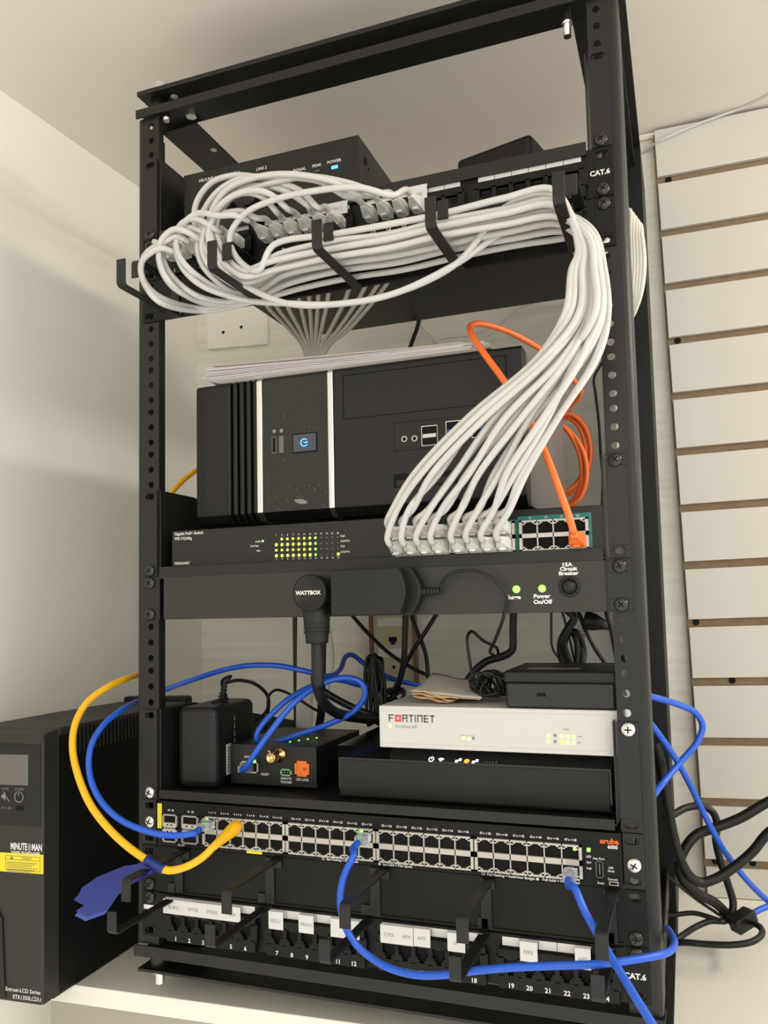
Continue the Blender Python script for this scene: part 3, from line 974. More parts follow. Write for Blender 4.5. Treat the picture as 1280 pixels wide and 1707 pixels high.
# ================================================================== things plugged into it
t = thing('power_plug', 'round headed flat power plug with white lettering hanging a thick black cord', 'power plug', (-38.5, -6.2, 0))
mb = MB()
mb.lathe((-38.5, -6.2, 23), (0, -1, 0), [(0, 15.5), (20, 17), (24, 17), (25.5, 15.5), (25.5, 0)], 36)
part('plug_head', mb, 'plastic', t, 0.3)
mb = MB(); mb.lathe((-38.5, -31.6, 23), (0, -1, 0), [(0, 14.6), (0.5, 14.6), (0.5, 14.0), (0.2, 13.8), (0.2, 0)], 36); part('head_rim', mb, 'plastic', t)
mb = MB(); mb.text('WATTBOX', -39, 22.8, 4.9, -32.2, bold=0.22); decal('lettering', mb, 'print_w', t)
mb = MB()
rings = []
for z, w, d in ((12, 13.6, 11.5), (0, 12.6, 11), (-8, 12.0, 10.4), (-20, 10.8, 9.4), (-23, 10.4, 9)):
    rings.append([(-37 + w * math.cos(q) * (1 if abs(math.cos(q)) < .9 else 1), -19 + d * math.sin(q), z) for q in [2 * math.pi * k / 24 for k in range(24)]])
mb.loft(rings, True, True)
for z in (-5, -9, -13): mb.loft([[(-37 + 12.2 * math.cos(q), -19 + 10.8 * math.sin(q), z + dz) for q in [2 * math.pi * k / 24 for k in range(24)]] for dz in (-0.9, 0.9)], True, True)
part('strain_relief', mb, 'plastic', t)
mb = MB()
mb.tube(spline([V(-37, -19, -20), V(-37, -18, -60), at(527, 1130, -4), at(536, 1165, 20), at(560, 1188, 60), at(600, 1197, 110), at(640, 1200, 170), at(690, 1200, 230)]), 0, 12, flat=(5.2, 5.6))
part('cord', mb, 'rubber', t)

t = thing('power_adapter', 'black wide power adapter with ribbed cord end on the power strip front', 'power adapter', (20, -6.2, 2))
mb = MB()
def arc(x, r, z0, z1, bulge, n=8): return [(x + bulge * math.sin(math.pi * k / n), z0 + (z1 - z0) * k / n) for k in range(n + 1)]
mb.prism([(-15, 2), (-15, 42.5)] + [(x, z) for x, z in arc(49, 0, 42.5, 2, 6.5)], -36, -20, 'y')
mb.prism([(-15, 1.5), (-15, 43)] + [(x, z) for x, z in arc(55, 0, 43, 1.5, 9)], -20, -6.3, 'y')
part('body', mb, 'plastic', t, 1.2, seg=3)
mb = MB(); r_ = []
for k in range(24): r_.append((63 + k * 0.72, 4.4 - 0.07 * k if k % 4 < 2 else 2.6))
mb.lathe((0, -14, 21.5), (1, 0, 0), r_, 14); part('strain_relief', mb, 'rubber', t)
cordpts = [V(79, -14, 21.5), at(745, 960, -18), at(790, 951, -20), at(825, 968, -18), at(844, 992, -14), at(840, 1025, -10), at(826, 1065, 10), at(817, 1088, 40), at(830, 1093, 60),
           at(828, 1080, 66), at(805, 1068, 60), at(786, 1052, 52), at(779, 1062, 46), at(781, 1090, 45), at(786, 1120, 48), at(792, 1145, 50), at(797, 1158, 50)]
mb = MB(); mb.tube(spline(cordpts), 1.5, 8); part('cord', mb, 'rubber', t)
# hank of the same cord lying on the firewall
mb = MB(); rnd = random.Random(5); c0 = V(110, 46, -66); pts = []
for k in range(230):
    q = k * 0.42
    pts.append(V(c0.x + 18 * math.sin(q * 0.13) * 0.3 + 16 * math.cos(q) * (0.75 + 0.3 * math.sin(k * 0.7)), c0.y + 5 * math.sin(k * 0.31) + 8 * math.cos(k * 0.17), c0.z + 1.5 + 12 * math.sin(q) * (0.8 + 0.15 * math.sin(k * 1.3))))
mb.tube(spline(pts, 3), 1.4, 6); part('cord_hank', mb, 'rubber', t)

# ================================================================== lower shelf
t = thing('modem_router', 'wide low black router with a row of small icons under the cream firewall', 'router', (88, 20, -171.3))
mb = MB()
mb.prism([(0, 0), (0, 0)], 0, 0) if False else None
x0, x1 = -35, 216
mb.loft([[(x0, 20, -168.5), (x1, 20, -168.5), (x1, 20, -133), (x0, 20, -133)],
         [(x0, 20.01, -168.5), (x1, 20.01, -168.5), (x1, 20.01, -132.5), (x0, 20.01, -132.5)],
         [(x0 - 8, 36, -170), (x1 + 5, 36, -170), (x1 + 5, 36, -124.5), (x0 - 8, 36, -124.5)],
         [(x0 - 8, 200, -170), (x1 + 5, 200, -170), (x1 + 5, 200, -122.5), (x0 - 8, 200, -122.5)]])
part('case', mb, 'gloss', t, 1.5, seg=3)
mb = MB(); mb.box(x0 + 1.5, x1 - 1.5, 19.2, 20.2, -167.5, -134.5); part('front_grille', mb, 'plastic', t, 0.5)
mb = MB(); mb.box(x0 - 6, x1 + 3, 30, 190, -171.3, -169); part('foot', mb, 'rubber', t)
def band(u, v):
    """frame on the sloping icon band: x along, y up the slope, z out"""
    d = CAM_M @ Vector(((u - CX) / FPX, -(v - CY) / FPX, -1.0))
    n = Vector((0, -0.447, 0.894)); o = Vector((0, 20, -132.5))
    p = CAM_P + d * ((o - CAM_P).dot(n) / d.dot(n))
    return Matrix(((1, 0, 0, p.x), (0, 0.894, -0.447, p.y - 0.447 * 0.4), (0, 0.447, 0.894, p.z + 0.894 * 0.4), (0, 0, 0, 1)))


for i, (u, v) in enumerate(((719, 1266), (735, 1267), (764, 1268.5), (792, 1270))):
    mb = MB(); B_ = band(u, v); P3 = lambda a, b, c=0.0: B_ @ Vector((a, b, c))
    if i == 0:
        mb.tube([P3(2.2 * math.cos(q), 3.4 * math.sin(q)) for q in [math.radians(125 + 290 * k / 14) for k in range(15)]], 0.5, 5); mb.tube([P3(0, 0.5), P3(0, 4)], 0.5, 5)
    elif i == 1:
        mb.add([P3(-3.2, 1.2), P3(0, 3.2), P3(3.2, 1.2), P3(0, -2.8)], [(0, 1, 2, 3)], False)
    else:
        mb.boxm(-2.8, -0.1, -2.8, 0.8, 0, 0.2, B_); mb.boxm(0.0, 2.8, -0.6, 3.0, 0.05, 0.25, B_)
    part('status_icon', mb, 'led_w', t)
B_ = band(778, 1269.4); mb = MB(); mb.add([B_ @ Vector((2.6 * math.cos(q), 3.0 * math.sin(q), 0.1)) for q in [2 * math.pi * k / 18 for k in range(18)]], [list(range(18))], False); part('orange_icon', mb, 'led_o', t, label='lit orange round icon')
for k in range(5):
    part('unlit_icon', MB().boxm(-0.6, 0.6, -1, 1 + 0.4 * k, 0, 0.2, band(806 + k * 5.2, 1271.5 + 0.3 * k)), 'print_k', t)
mb = MB()
for k in range(6): mb.disc(78 + 5 * k, -150 + (k % 2) * 1.2, 1.1, 19.0, 8)
part('raised_mark', mb, 'plastic2', t)

t = thing('firewall_appliance', 'cream coloured firewall box with a red and black logo on the router', 'firewall', (119, 10, -120.5))
FX0, FX1, FYF = 11, 228, 10
mb = MB(); mb.box(FX0, FX1, FYF, FYF + 165, -119.8, -82); part('case', mb, 'cream', t, 1.0)
mb = MB(); mb.box(FX0 + 1, FX1 - 1, FYF - 0.3, FYF + 1, -86.2, -85.6); mb.box(FX0 + 1, FX1 - 1, FYF - 0.3, FYF + 1, -116.2, -115.6); part('front_seam', mb, 'cream', t, label='shallow seam lines')
each('foot', [MB().cyl((x, y, -119.5), (x, y, -124.0), 6) for x in (30, 210) for y in (60, 160)], 'rubber', t)
Y = FYF - 0.2
mb = MB()
L = at(648, 1197, FYF)
x = L.x; z = L.z + 0.2; H = 6.6; W = 5.0; g = 1.15
def bar(x0, x1, z0, z1): mb.add([(x0, Y, z0), (x1, Y, z0), (x1, Y, z1), (x0, Y, z1)], [(0, 1, 2, 3)], False)
def glyph(ch, x, w=W):
    zb, zt = z - H / 2, z + H / 2
    if ch == 'F': bar(x, x + g, zb, zt); bar(x, x + w, zt - g, zt); bar(x, x + w * .8, z - g / 2, z + g / 2)
    if ch == 'R': bar(x, x + g, zb, zt); bar(x, x + w, zt - g, zt); bar(x + w - g, x + w, z, zt); bar(x, x + w, z - g / 2, z + g / 2); bar(x + w - g, x + w, zb, z - g)
    if ch == 'T': bar(x, x + w, zt - g, zt); bar(x + w / 2 - g / 2, x + w / 2 + g / 2, zb, zt)
    if ch == 'I': bar(x, x + g, zb, zt)
    if ch == 'N': bar(x, x + g, zb, zt); bar(x + w - g, x + w, zb, zt); bar(x, x + w, zt - g, zt)
    if ch == 'E': bar(x, x + g, zb, zt); bar(x, x + w, zt - g, zt); bar(x, x + w, z - g / 2, z + g / 2); bar(x, x + w, zb, zb + g)
glyph('F', x); xx = x + 13.2
for ch, w in (('R', W), ('T', 4.6), ('I', g), ('N', W), ('E', W - 0.6), ('T', 4.8)):
    glyph(ch, xx, w); xx += w + 1.2
mb.m = [0] * len(mb.m)
decal('logo_lettering', mb, 'print_k', t)
mb = MB(); xo = x + 6.0
for i in range(3):
    for j in range(3):
        if (i, j) == (1, 1): continue
        bar(xo + i * 2.1, xo + i * 2.1 + 1.9, z - 3.2 + j * 2.15, z - 3.2 + j * 2.15 + 1.95)
decal('logo_block', mb, 'red', t, label='red block of the logo')
p = at(659, 1211, FYF); decal('lettering', MB().text('FortiGate 60F', p.x, p.z, 3.7, Y, 'LEFT'), 'print_g', t)
for u, v, w in ((771, 1226, 'PWR'), (780, 1226.5, 'STA'), (788, 1227, 'HA'), (944, 1216, 'WAN'), (962, 1228, 'LINK'), (962, 1238, 'SPD')):
    p = at(u, v, FYF); decal('lamp_lettering', MB().text(w, p.x, p.z, 1.9, Y, 'CENTER' if u < 950 else 'LEFT'), 'print_g', t)
lm = [(650, 1210, 'led_pg'), (772, 1230, 'led_pg'), (782, 1231, 'led_pg'), (914, 1226, 'led_pg'), (914, 1236, 'led_pg'), (936, 1227, 'led_pg'), (946, 1228, 'led_pg'), (956, 1229, 'led_pg'),
      (936, 1237, 'led_py'), (946, 1238, 'led_pg'), (956, 1238, 'led_pg')]
for u, v, m in lm:
    p = at(u, v, FYF); mb = MB(); mb.box(p.x - 1.6, p.x + 1.6, FYF - 0.4, FYF + 0.1, p.z - 1.6, p.z + 1.6); part('status_lamp', mb, m, t, 0.2)
mb = MB()
for u, v in ((925, 1226), (925, 1236), (789, 1231)): p = at(u, v, FYF); mb.disc(p.x, p.z, 1.4, FYF - 0.15)
part('unlit_lamp', mb, 'print_g', t)

t = thing('mini_computer', 'small square black box with a glossy front on top of the cream firewall', 'mini computer', (176, 10, -82))
mb = MB(); mb.box(130, 224, 10, 104, -81.6, -59); part('case', mb, 'plastic', t, 2.5, seg=3)
mb = MB(); mb.box(128.5, 225.5, 8.5, 106, -60, -49.5); part('lid', mb, 'plastic', t, 3.0, seg=3)
mb = MB(); mb.box(132, 222, 9.2, 10.4, -80, -60.5); part('front_panel', mb, 'gloss', t, 0.6, label='glossy front panel')
mb = MB(); mb.box(146, 192, 30, 42, -49.6, -49.2); part('lid_strip', mb, 'lcd', t)
p = at(902, 1158, 9); mb = MB(); mb.box(p.x - 4, p.x + 4, 8.9, 9.3, p.z - 1.6, p.z + 1.6); part('front_port', mb, 'dark', t)

# folded tissue
t = thing('folded_tissue', 'folded grey tissue with a tan underside on the left of the cream firewall', 'tissue', (74, 48, -82))
mb = MB()
def tissue(z, dz, seed, grow, x0=40, y0=22):
    rr = random.Random(seed); vs = []; nx, ny = 10, 8
    for j in range(ny + 1):
        for i in range(nx + 1):
            fx, fy = i / nx, j / ny
            x = x0 + 62 * fx + 10 * fy * (1 - fx) - 6 * (1 - fy) * fx + grow * (fx - .5) * 2
            y = y0 + 58 * fy + 6 * fx + grow * (fy - .5)
            zz = z + dz * math.sin(fx * 5 + seed) * math.sin(fy * 4 + seed * 2) + rr.uniform(-.5, .5) - 5 * fx * fy
            vs.append(Vector((x, y, zz)))
    return vs, nx, ny
def sheetmesh(mb, vs, nx, ny, th):
    n = len(vs); w = nx + 1; fs = []
    for j in range(ny):
        for i in range(nx):
            a = j * w + i
            fs.append((a, a + 1, a + w + 1, a + w)); fs.append((n + a, n + a + w, n + a + w + 1, n + a + 1))
    edge = [i for i in range(w)] + [j * w + nx for j in range(1, ny + 1)] + [ny * w + i for i in range(nx - 1, -1, -1)] + [j * w for j in range(ny - 1, 0, -1)]
    for k in range(len(edge)):
        a, b = edge[k], edge[(k + 1) % len(edge)]
        fs.append((a, n + a, n + b, b))
    mb.add(vs + [v - Vector((0, 0, th)) for v in vs], fs, True)
def patch4(c, nx, ny, wob, seed):
    """bilinear patch FL, FR, BR, BL with a gentle crumple"""
    out = []
    for j in range(ny + 1):
        for i in range(nx + 1):
            a, b = i / nx, j / ny
            q = (c[0] * (1 - a) + c[1] * a) * (1 - b) + (c[3] * (1 - a) + c[2] * a) * b
            w_ = wob * (math.sin(a * 7 + seed) * math.cos(b * 5 + seed) + 0.5 * math.sin(a * 13 + b * 9 + seed))
            out.append(Vector((q.x, q.y + 0.6 * w_, q.z + w_)))
    return out


ZF = -82
FLc, FRc, BRc, BLc = at(688, 1151, 30), at(803, 1164, 26), at(795, 1135, 100), at(722, 1122, 100)
mb = MB(); sheetmesh(mb, patch4((FLc, FRc, BRc, BLc), 14, 10, 0.45, 1), 14, 10, 0.9)
sheetmesh(mb, patch4((FLc + V(1, 2, -2.2), FRc + V(-2, 3, -1.2), BRc + V(0, 0, -2), BLc + V(0, 0, -2)), 14, 10, 0.45, 2.2), 14, 10, 0.8)
part('top_fold', mb, 'napkin', t)
mb = MB()
f0, f1 = at(684, 1158, 27), at(752, 1170, 22)
for k, (dz, wob, sd, sh) in enumerate(((4.2, 0.9, 3, 6), (1.8, 1.2, 5, 0), (-1.2, 0.9, 8, -4))):
    a = Vector((f0.x + 1 * k, f0.y - 1 + k, max(f0.z + dz, ZF + 2.0))); b = Vector((f1.x + sh, f1.y + k * 1.5, max(f1.z + dz * 0.8, ZF + 1.6)))
    sheetmesh(mb, [Vector((q.x, q.y, max(q.z, ZF + 0.9))) for q in patch4((a, b, Vector((b.x + 6, 90, max(b.z, ZF + 2))), Vector((a.x + 12, 90, max(a.z, ZF + 2)))), 16, 6, wob, sd)], 16, 6, 0.8)
part('under_fold', mb, 'napkin2', t, label='tan inner folds')

# small controller box with gold connector
BX0, BX1, BYF, BZ0, BZ1 = -165, -68, 40, -168, -128
t = thing('control_box', 'small black box with a gold connector and an orange jack on the lowest shelf', 'control box', ((BX0 + BX1) / 2, BYF, -171.3))
mb = MB(); mb.box(BX0, BX1, BYF, BYF + 112, BZ0, BZ1); part('case', mb, 'rack', t, 0.7)
each('foot', [MB().cyl((x, y, BZ0 + 0.3), (x, y, -171.3), 6) for x in (BX0 + 12, BX1 - 12) for y in (BYF + 14, BYF + 98)], 'rubber', t)
p = at(444, 1269, BYF - 18); p2 = at(466, 1258, BYF)
mb = MB(); cpos = V(p2.x, BYF, p2.z)
mb.lathe(cpos, (0, -1, 0), [(0, 7.2), (2, 7.2), (2.2, 5.4), (6, 5.2), (6.2, 4.6), (16, 4.6), (19, 4.9), (19, 3.6), (14, 3.2), (14, 0)], 20)
mb.cyl(cpos + V(-3, -13, 3.5), cpos + V(-5.5, -13, 6.5), 1.1, n=8)
part('gold_connector', mb, 'brass', t, label='gold threaded connector')
a, b = at(468, 1281, BYF), at(487, 1294, BYF)
mb = MB()
for (x0, x1, z0, z1) in ((a.x, b.x, b.z, b.z + 1.6), (a.x, b.x, a.z - 1.6, a.z), (a.x, a.x + 1.8, b.z, a.z), (b.x - 1.8, b.x, b.z, a.z)): mb.box(x0, x1, BYF - 1.6, BYF, z0, z1)
mb.use(1); mb.box(a.x + 1, b.x - 1, BYF - 0.3, BYF, b.z + 1, a.z - 1); mb.use(0)
for q in (0.36, 0.64): mb.box(a.x + (b.x - a.x) * q - 0.9, a.x + (b.x - a.x) * q + 0.9, BYF - 0.8, BYF, b.z + 3, a.z - 3)
part('green_terminal', mb, ['green_p', 'dark'], t, 0.2)
a, b = at(492, 1268, BYF), at(516, 1295, BYF)
mb = MB()
for (x0, x1, z0, z1) in ((a.x, b.x, b.z, b.z + 2.2), (a.x, b.x, a.z - 2.2, a.z), (a.x, a.x + 2.4, b.z, a.z), (b.x - 2.4, b.x, b.z, a.z)): mb.box(x0, x1, BYF - 1.4, BYF, z0, z1)
mb.box(a.x + 1, b.x - 1, BYF - 0.4, BYF, b.z + 1, a.z - 1)
mb.use(1); mb.box((a.x + b.x) / 2 + 1, b.x - 3.2, BYF - 0.6, BYF - 0.3, b.z + 6, a.z - 6)
part('orange_jack', mb, ['orange_p', 'red'], t, 0.2, label='orange jack')
a, b = at(401, 1268, BYF), at(431, 1289, BYF)
mb = MB()
for (x0, x1, z0, z1) in ((a.x, b.x, b.z, b.z + 1.5), (a.x, b.x, a.z - 1.5, a.z), (a.x, a.x + 1.5, b.z, a.z), (b.x - 1.5, b.x, b.z, a.z)): mb.box(x0, x1, BYF - 1.2, BYF, z0, z1)
mb.use(1); mb.box(a.x + 1, b.x - 1, BYF - 0.3, BYF, b.z + 1, a.z - 1)
part('network_jack', mb, ['bezel', 'dark'], t)
NJ = V((a.x + b.x) / 2 - 1, BYF, (a.z + b.z) / 2)
p = at(425, 1269, BYF); mb = MB(); mb.box(p.x - 1.5, p.x + 1.5, BYF - 1.5, BYF - 1.1, p.z - 1.5, p.z + 1.5); part('jack_lamp', mb, 'led_g', t)
mb = MB()
for u, v, w, s_ in ((442, 1291, 'RESET', 3.4), (477, 1298, 'REMOTE', 3.2), (477, 1304, 'TRIGGER', 3.2), (504, 1300, 'UPS LINK', 3.4), (417, 1262, 'ETHERNET', 2.8)):
    p = at(u, v, BYF); mb.text(w, p.x, p.z, s_, BYF - 0.15, bold=0.05)
decal('lettering', mb, 'print_w', t)
mb = MB()
TM = Matrix(((1, 0, 0, 0), (0, 0, 1, 0), (0, 1, 0, BZ1 + 0.15), (0, 0, 0, 1)))
for x, y, w in ((-121, 92, 'WATTBOX'), (-82, 122, 'IP POWER')):
    mb.text(w, x, y, 5, 0.0, M=TM, bold=0.05)
for k in range(4): mb.text('STATUS', -84 + (k % 2) * 4, 92 - 9 * k, 3.0, 0.0, M=TM)
decal('lettering', mb, 'print_w', t)
for k in range(4):
    mb = MB(); mb.cyl((-108 + k * 5.5, 62 + k * 9.5, BZ1), (-108 + k * 5.5, 62 + k * 9.5, BZ1 + 0.6), 1.1, n=10); part('status_lamp', mb, 'led_g', t)

# upright black power brick
t = thing('power_brick', 'upright rounded black power brick with a white label at the left of the lowest shelf', 'power adapter', (-190, 40, -171.3))
M = Matrix.Translation(Vector((-214, 16, -171))) @ Matrix.Rotation(math.radians(4), 4, 'Z')
mb = MB(); mb.boxm(0, 46, 0, 88, 0.2, 82, M); part('body', mb, 'plastic', t, 8, seg=4)
mb = MB(); mb.boxm(46.05, 46.5, 20, 30, 11, 42, M); 
mb.use(1)
for k in range(9): mb.boxm(46.5, 46.6, 22.5, 27, 14 + k * 2.9, 15.4 + k * 2.9, M)
part('white_label', mb, ['paper', 'print_k'], t, label='white printed sticker')
mb = MB()
for k in range(6): mb.boxm(45.9, 46.3, 38, 39.5, 24 + 8 * k, 29 + 8 * k, M)
part('fine_print', mb, 'print_g', t)
top = at(352, 1160, 60)
mb = MB(); r_ = []
for k in range(22): r_.append((k * 0.9, 6.0 - 0.17 * k if k % 4 < 2 else 3.2 - 0.05 * k))
mb.lathe(M @ Vector((30, 40, 80)), (0.15, 0.1, 1), [(0, 11), (3, 10), (4, 7)] + [(4 + a, b) for a, b in r_], 14); part('strain_relief', mb, 'rubber', t)
st = M @ Vector((33.5, 42, 103))
mb = MB(); mb.tube(spline([st, st + V(4, 5, 6), at(370, 1135, 70), at(378, 1165, 75), at(395, 1195, 90), at(420, 1203, 110), at(444, 1185, 130), at(448, 1160, 150), at(462, 1150, 170), at(485, 1158, 180), at(520, 1180, 190), at(536, 1188, 200)]), 1.7, 8); part('cord', mb, 'rubber', t)
# ================================================================== 48 port switch
AXa, AXb, AYF, AZa, AZb = -222, 224, -4, -5 * U + 0.5, -4 * U - 0.5
t = thing('network_switch', 'forty eight port black switch with four blocks of pale metal ports and an orange logo', 'switch', (0, AYF, AZa))
mb = MB(); mb.box(AXa, AXb, AYF, 220, AZa, AZb); part('case', mb, 'rack_dim', t, 0.6)
ear_pair(t, -5, -4, 224.8)
ABX = []
for (a, b) in ((-168, -79.0), (-77.8, 11.5), (12.5, 101.2), (102.4, 192.5)):
    mb = MB(); xs, ATZ, ABZ = port_grid(mb, a, b, -217.5, -189.5, 6, AYF - 3, 2.6, mid=4.6, edge=1.4)
    ABX.append(xs); part('port_block', mb, ['bezel', 'dark'], t)
for (a, b) in ((-214, -198), (-192, -174)):
    for (z0, z1) in ((-203, -190.5), (-217, -204)):
        mb = MB()
        for (x0, x1, q0, q1) in ((a, b, z0, z0 + 1), (a, b, z1 - 1, z1), (a, a + 1, z0, z1), (b - 1, b, z0, z1)): mb.box(x0, x1, AYF - 2.5, AYF, q0, q1)
        mb.use(1); mb.box(a + 0.5, b - 0.5, AYF - 0.4, AYF, z0 + 0.5, z1 - 0.5)
        mb.use(0); mb.box(a + 1, b - 1, AYF - 2.4, AYF - 0.2, *( (z0 + 1, z0 + 4.6) if z1 > -200 else (z1 - 4.6, z1 - 1)))
        mb.use(1); mb.box(a + 5, a + 6.5, AYF - 2.6, AYF - 2.3, *((z0 + 2, z0 + 3.4) if z1 > -200 else (z1 - 3.4, z1 - 2))); mb.box(b - 6.5, b - 5, AYF - 2.6, AYF - 2.3, *((z0 + 2, z0 + 3.4) if z1 > -200 else (z1 - 3.4, z1 - 2)))
        part('fibre_port', mb, ['bezel', 'dark'], t)
mb = MB(); mb.box(-221.6, -216.5, AYF - 0.3, AYF, -205, -181); part('yellow_label', mb, 'yellow_l', t, label='yellow side label')
mb = MB(); mb.box(-121, -104.5, AYF - 0.3, AYF, -221.2, -218.4); part('yellow_label', mb, 'yellow_l', t, label='small yellow label under the ports')
Y = AYF - 0.2
mb = MB()
for bi, xs in enumerate(ABX):
    for k, x in enumerate(xs):
        n = bi * 12 + k * 2 + 1
        mb.text(str(n) + '\u25b2' if False else str(n), x - 3.6, -186.2, 2.7, Y, bold=0.05); mb.text(str(n + 1), x + 3.6, -186.2, 2.7, Y, bold=0.05)
        for sx_ in (-1, 1):
            xx = x + sx_ * 3.6 + (2.4 if sx_ < 0 else -2.6); zt = -186.2
            mb.add([(xx - 0.7, Y, zt - 0.6), (xx + 0.7, Y, zt - 0.6), (xx, Y, zt + 0.8)] if sx_ < 0 else [(xx - 0.7, Y, zt + 0.6), (xx + 0.7, Y, zt + 0.6), (xx, Y, zt - 0.8)], [(0, 1, 2)], False)
mb.text('49\u00a0 50', -206, -187, 2.8, Y, bold=0.05); mb.text('51\u00a0 52', -183, -187, 2.8, Y, bold=0.05); mb.text('1G SFP', -194, -219.6, 2.8, Y, bold=0.05)
mb.text('Spd Flashing = Max Speed', -38, -219.8, 3.0, Y, 'LEFT', bold=0.05); mb.text('Spd Solid = Max Speed', 17, -219.8, 3.0, Y, 'LEFT', bold=0.05)
mb.text('PoE Flashing = Fault/Over Budget', 112, -220.2, 3.0, Y, 'LEFT', bold=0.05); mb.text('PoE Solid = PoE Supplied', 159, -220.2, 3.0, Y, 'LEFT', bold=0.05)
mb.box(13, 15, Y, AYF, -220.8, -218.8); mb.box(154, 156, Y, AYF, -221.2, -219.2)
for x in (-42.5, 107.5):
    for (x0, x1, z0, z1) in ((x, x + 2.6, -221, -220.6), (x, x + 2.6, -218.8, -218.4), (x, x + .4, -221, -218.4), (x + 2.2, x + 2.6, -221, -218.4)): mb.box(x0, x1, Y, AYF, z0, z1)
mb.text('6000', 217, -189.6, 4.0, Y, 'CENTER', bold=0.12)
for v, w in ((-198.5, 'LED'), (-203, 'Spd'), (-208, 'PoE')): mb.text(w, 197.5, v, 2.5, Y, 'CENTER', bold=0.04)
mb.text('Aux Port', 205.5, -199.5, 2.5, Y, bold=0.04); mb.text('LED', 215, -206, 2.3, Y, bold=0.04); mb.text('Mode', 215, -208.6, 2.3, Y, bold=0.04); mb.text('Console', 216, -215, 2.3, Y, bold=0.04); mb.text('Reset', 206.5, -218.7, 2.3, Y, bold=0.04)
decal('lettering', mb, 'print_w', t)
mb = MB(); mb.text('aruba', 214.5, -185.2, 6.0, Y, bold=0.18, sx=1.1); decal('logo_lettering', mb, 'orange_t', t, label='orange logo lettering')
mb = MB()
for (x0, x1, z0, z1) in ((203, 209, -214.5, -213.7), (203, 209, -201.8, -201), (203, 203.8, -214.5, -201), (208.2, 209, -214.5, -201)): mb.box(x0, x1, AYF - 0.8, AYF, z0, z1)
mb.box(205.5, 206.6, AYF - 0.8, AYF, -212, -203); mb.use(1); mb.box(203.5, 208.5, AYF - 0.3, AYF, -214, -201.5)
part('usb_port', mb, ['led_off', 'dark'], t)
mb = MB(); mb.box(213, 220.5, AYF - 0.8, AYF, -219.6, -216.6); mb.use(1); mb.box(213.8, 219.8, AYF - 0.9, AYF, -218.9, -217.2); part('console_port', mb, ['bezel', 'dark'], t)
for x, z in ((198, -192.6), (ABX[1][5] - 4.2, ATZ + 4.2), (ABX[3][5] + 3.6, ATZ + 3.6), (ABX[0][0] - 3.8, ATZ + 3.8)):
    mb = MB(); mb.box(x - 1.3, x + 1.3, AYF - 3.4, AYF - 2.9 if x != 198 else AYF, z - 1.1, z + 1.1); part('status_lamp', mb, 'led_g', t)
for x, z, sv in ((-232, -4 * U - 22.2, True), (233, -5 * U + 22.2 - 3, True)): screw(t, x, z, -2.0, sv)
for x, z in ((233, -4 * U - 5), (233, -4 * U + 6)):
    pass

# ================================================================== uninterruptible power supply on the left
UP = V(-333.5, -35, -378.5)
MU = Matrix.Translation(UP) @ ROOM.to_4x4()
MUi = MU.inverted()


def ups_hit(u, v, axis=1, val=0.0):
    d = (CAM_M @ Vector(((u - CX) / FPX, -(v - CY) / FPX, -1.0)))
    c = MUi @ CAM_P; dd = MUi.to_3x3() @ d
    return c + dd * ((val - c[axis]) / dd[axis])


UH = ups_hit(75, 1226).z
UD = 290.0
UW = 124.0
t = thing('battery_backup', 'tall black battery backup unit with a grey screen and yellow warning sticker', 'battery backup', UP + V(-60, 140, 0.3))


def lbox(mb, x0, x1, y0, y1, z0, z1): return mb.boxm(x0, x1, y0, y1, z0, z1, MU)


mb = MB(); lbox(mb, -UW + 2, -1.2, 16, UD, 0.3, UH - 5); part('body', mb, 'body_shaded', t, 3.0, seg=3)
mb = MB(); rings = []
sec = [(-UW, 0), (0, 0)]
mb.loft([[MU @ Vector(q) for q in ((-UW, 3, 2), (-1, 0, 2), (0, 2, 3.5), (0, 24, 3), (-UW, 24, 3))],
         [MU @ Vector(q) for q in ((-UW, 3, UH - 7), (-1, 0, UH - 7), (0, 2, UH - 7), (0, 24, UH - 5), (-UW, 24, UH - 5))],
         [MU @ Vector(q) for q in ((-UW, 6, UH), (-4, 4, UH), (-3, 6, UH), (-3, 24, UH + 3.5), (-UW, 24, UH + 3.5))]])
part('front_bezel', mb, 'plastic2', t, 1.5, seg=3)
mb = MB(); lbox(mb, -UW + 4, -3, 26, UD - 18, UH - 6, UH + 4); part('top_cover', mb, 'plastic2', t, 3.0, seg=3)
mb = MB()
for k in range(34): lbox(mb, -4.5, 0.6, 48 + k * 6.6, 51.6 + k * 6.6, UH - 26, UH + 1.0)
part('side_vent', mb, 'plastic', t, 0.8, label='ribbed vents along the upper edge')
mb = MB()
for k in range(14): lbox(mb, -2, -1.05, 62 + k * 9.5, 65.5 + k * 9.5, 14, 66)
part('lower_vent', mb, 'dark', t)
mb = MB(); lbox(mb, -UW + 12, -8, UD - 12, UD + 6, 60, UH + 10); part('rear_cap', mb, 'plastic', t, 4.0, seg=3)


def up(u, v): return ups_hit(u, v)


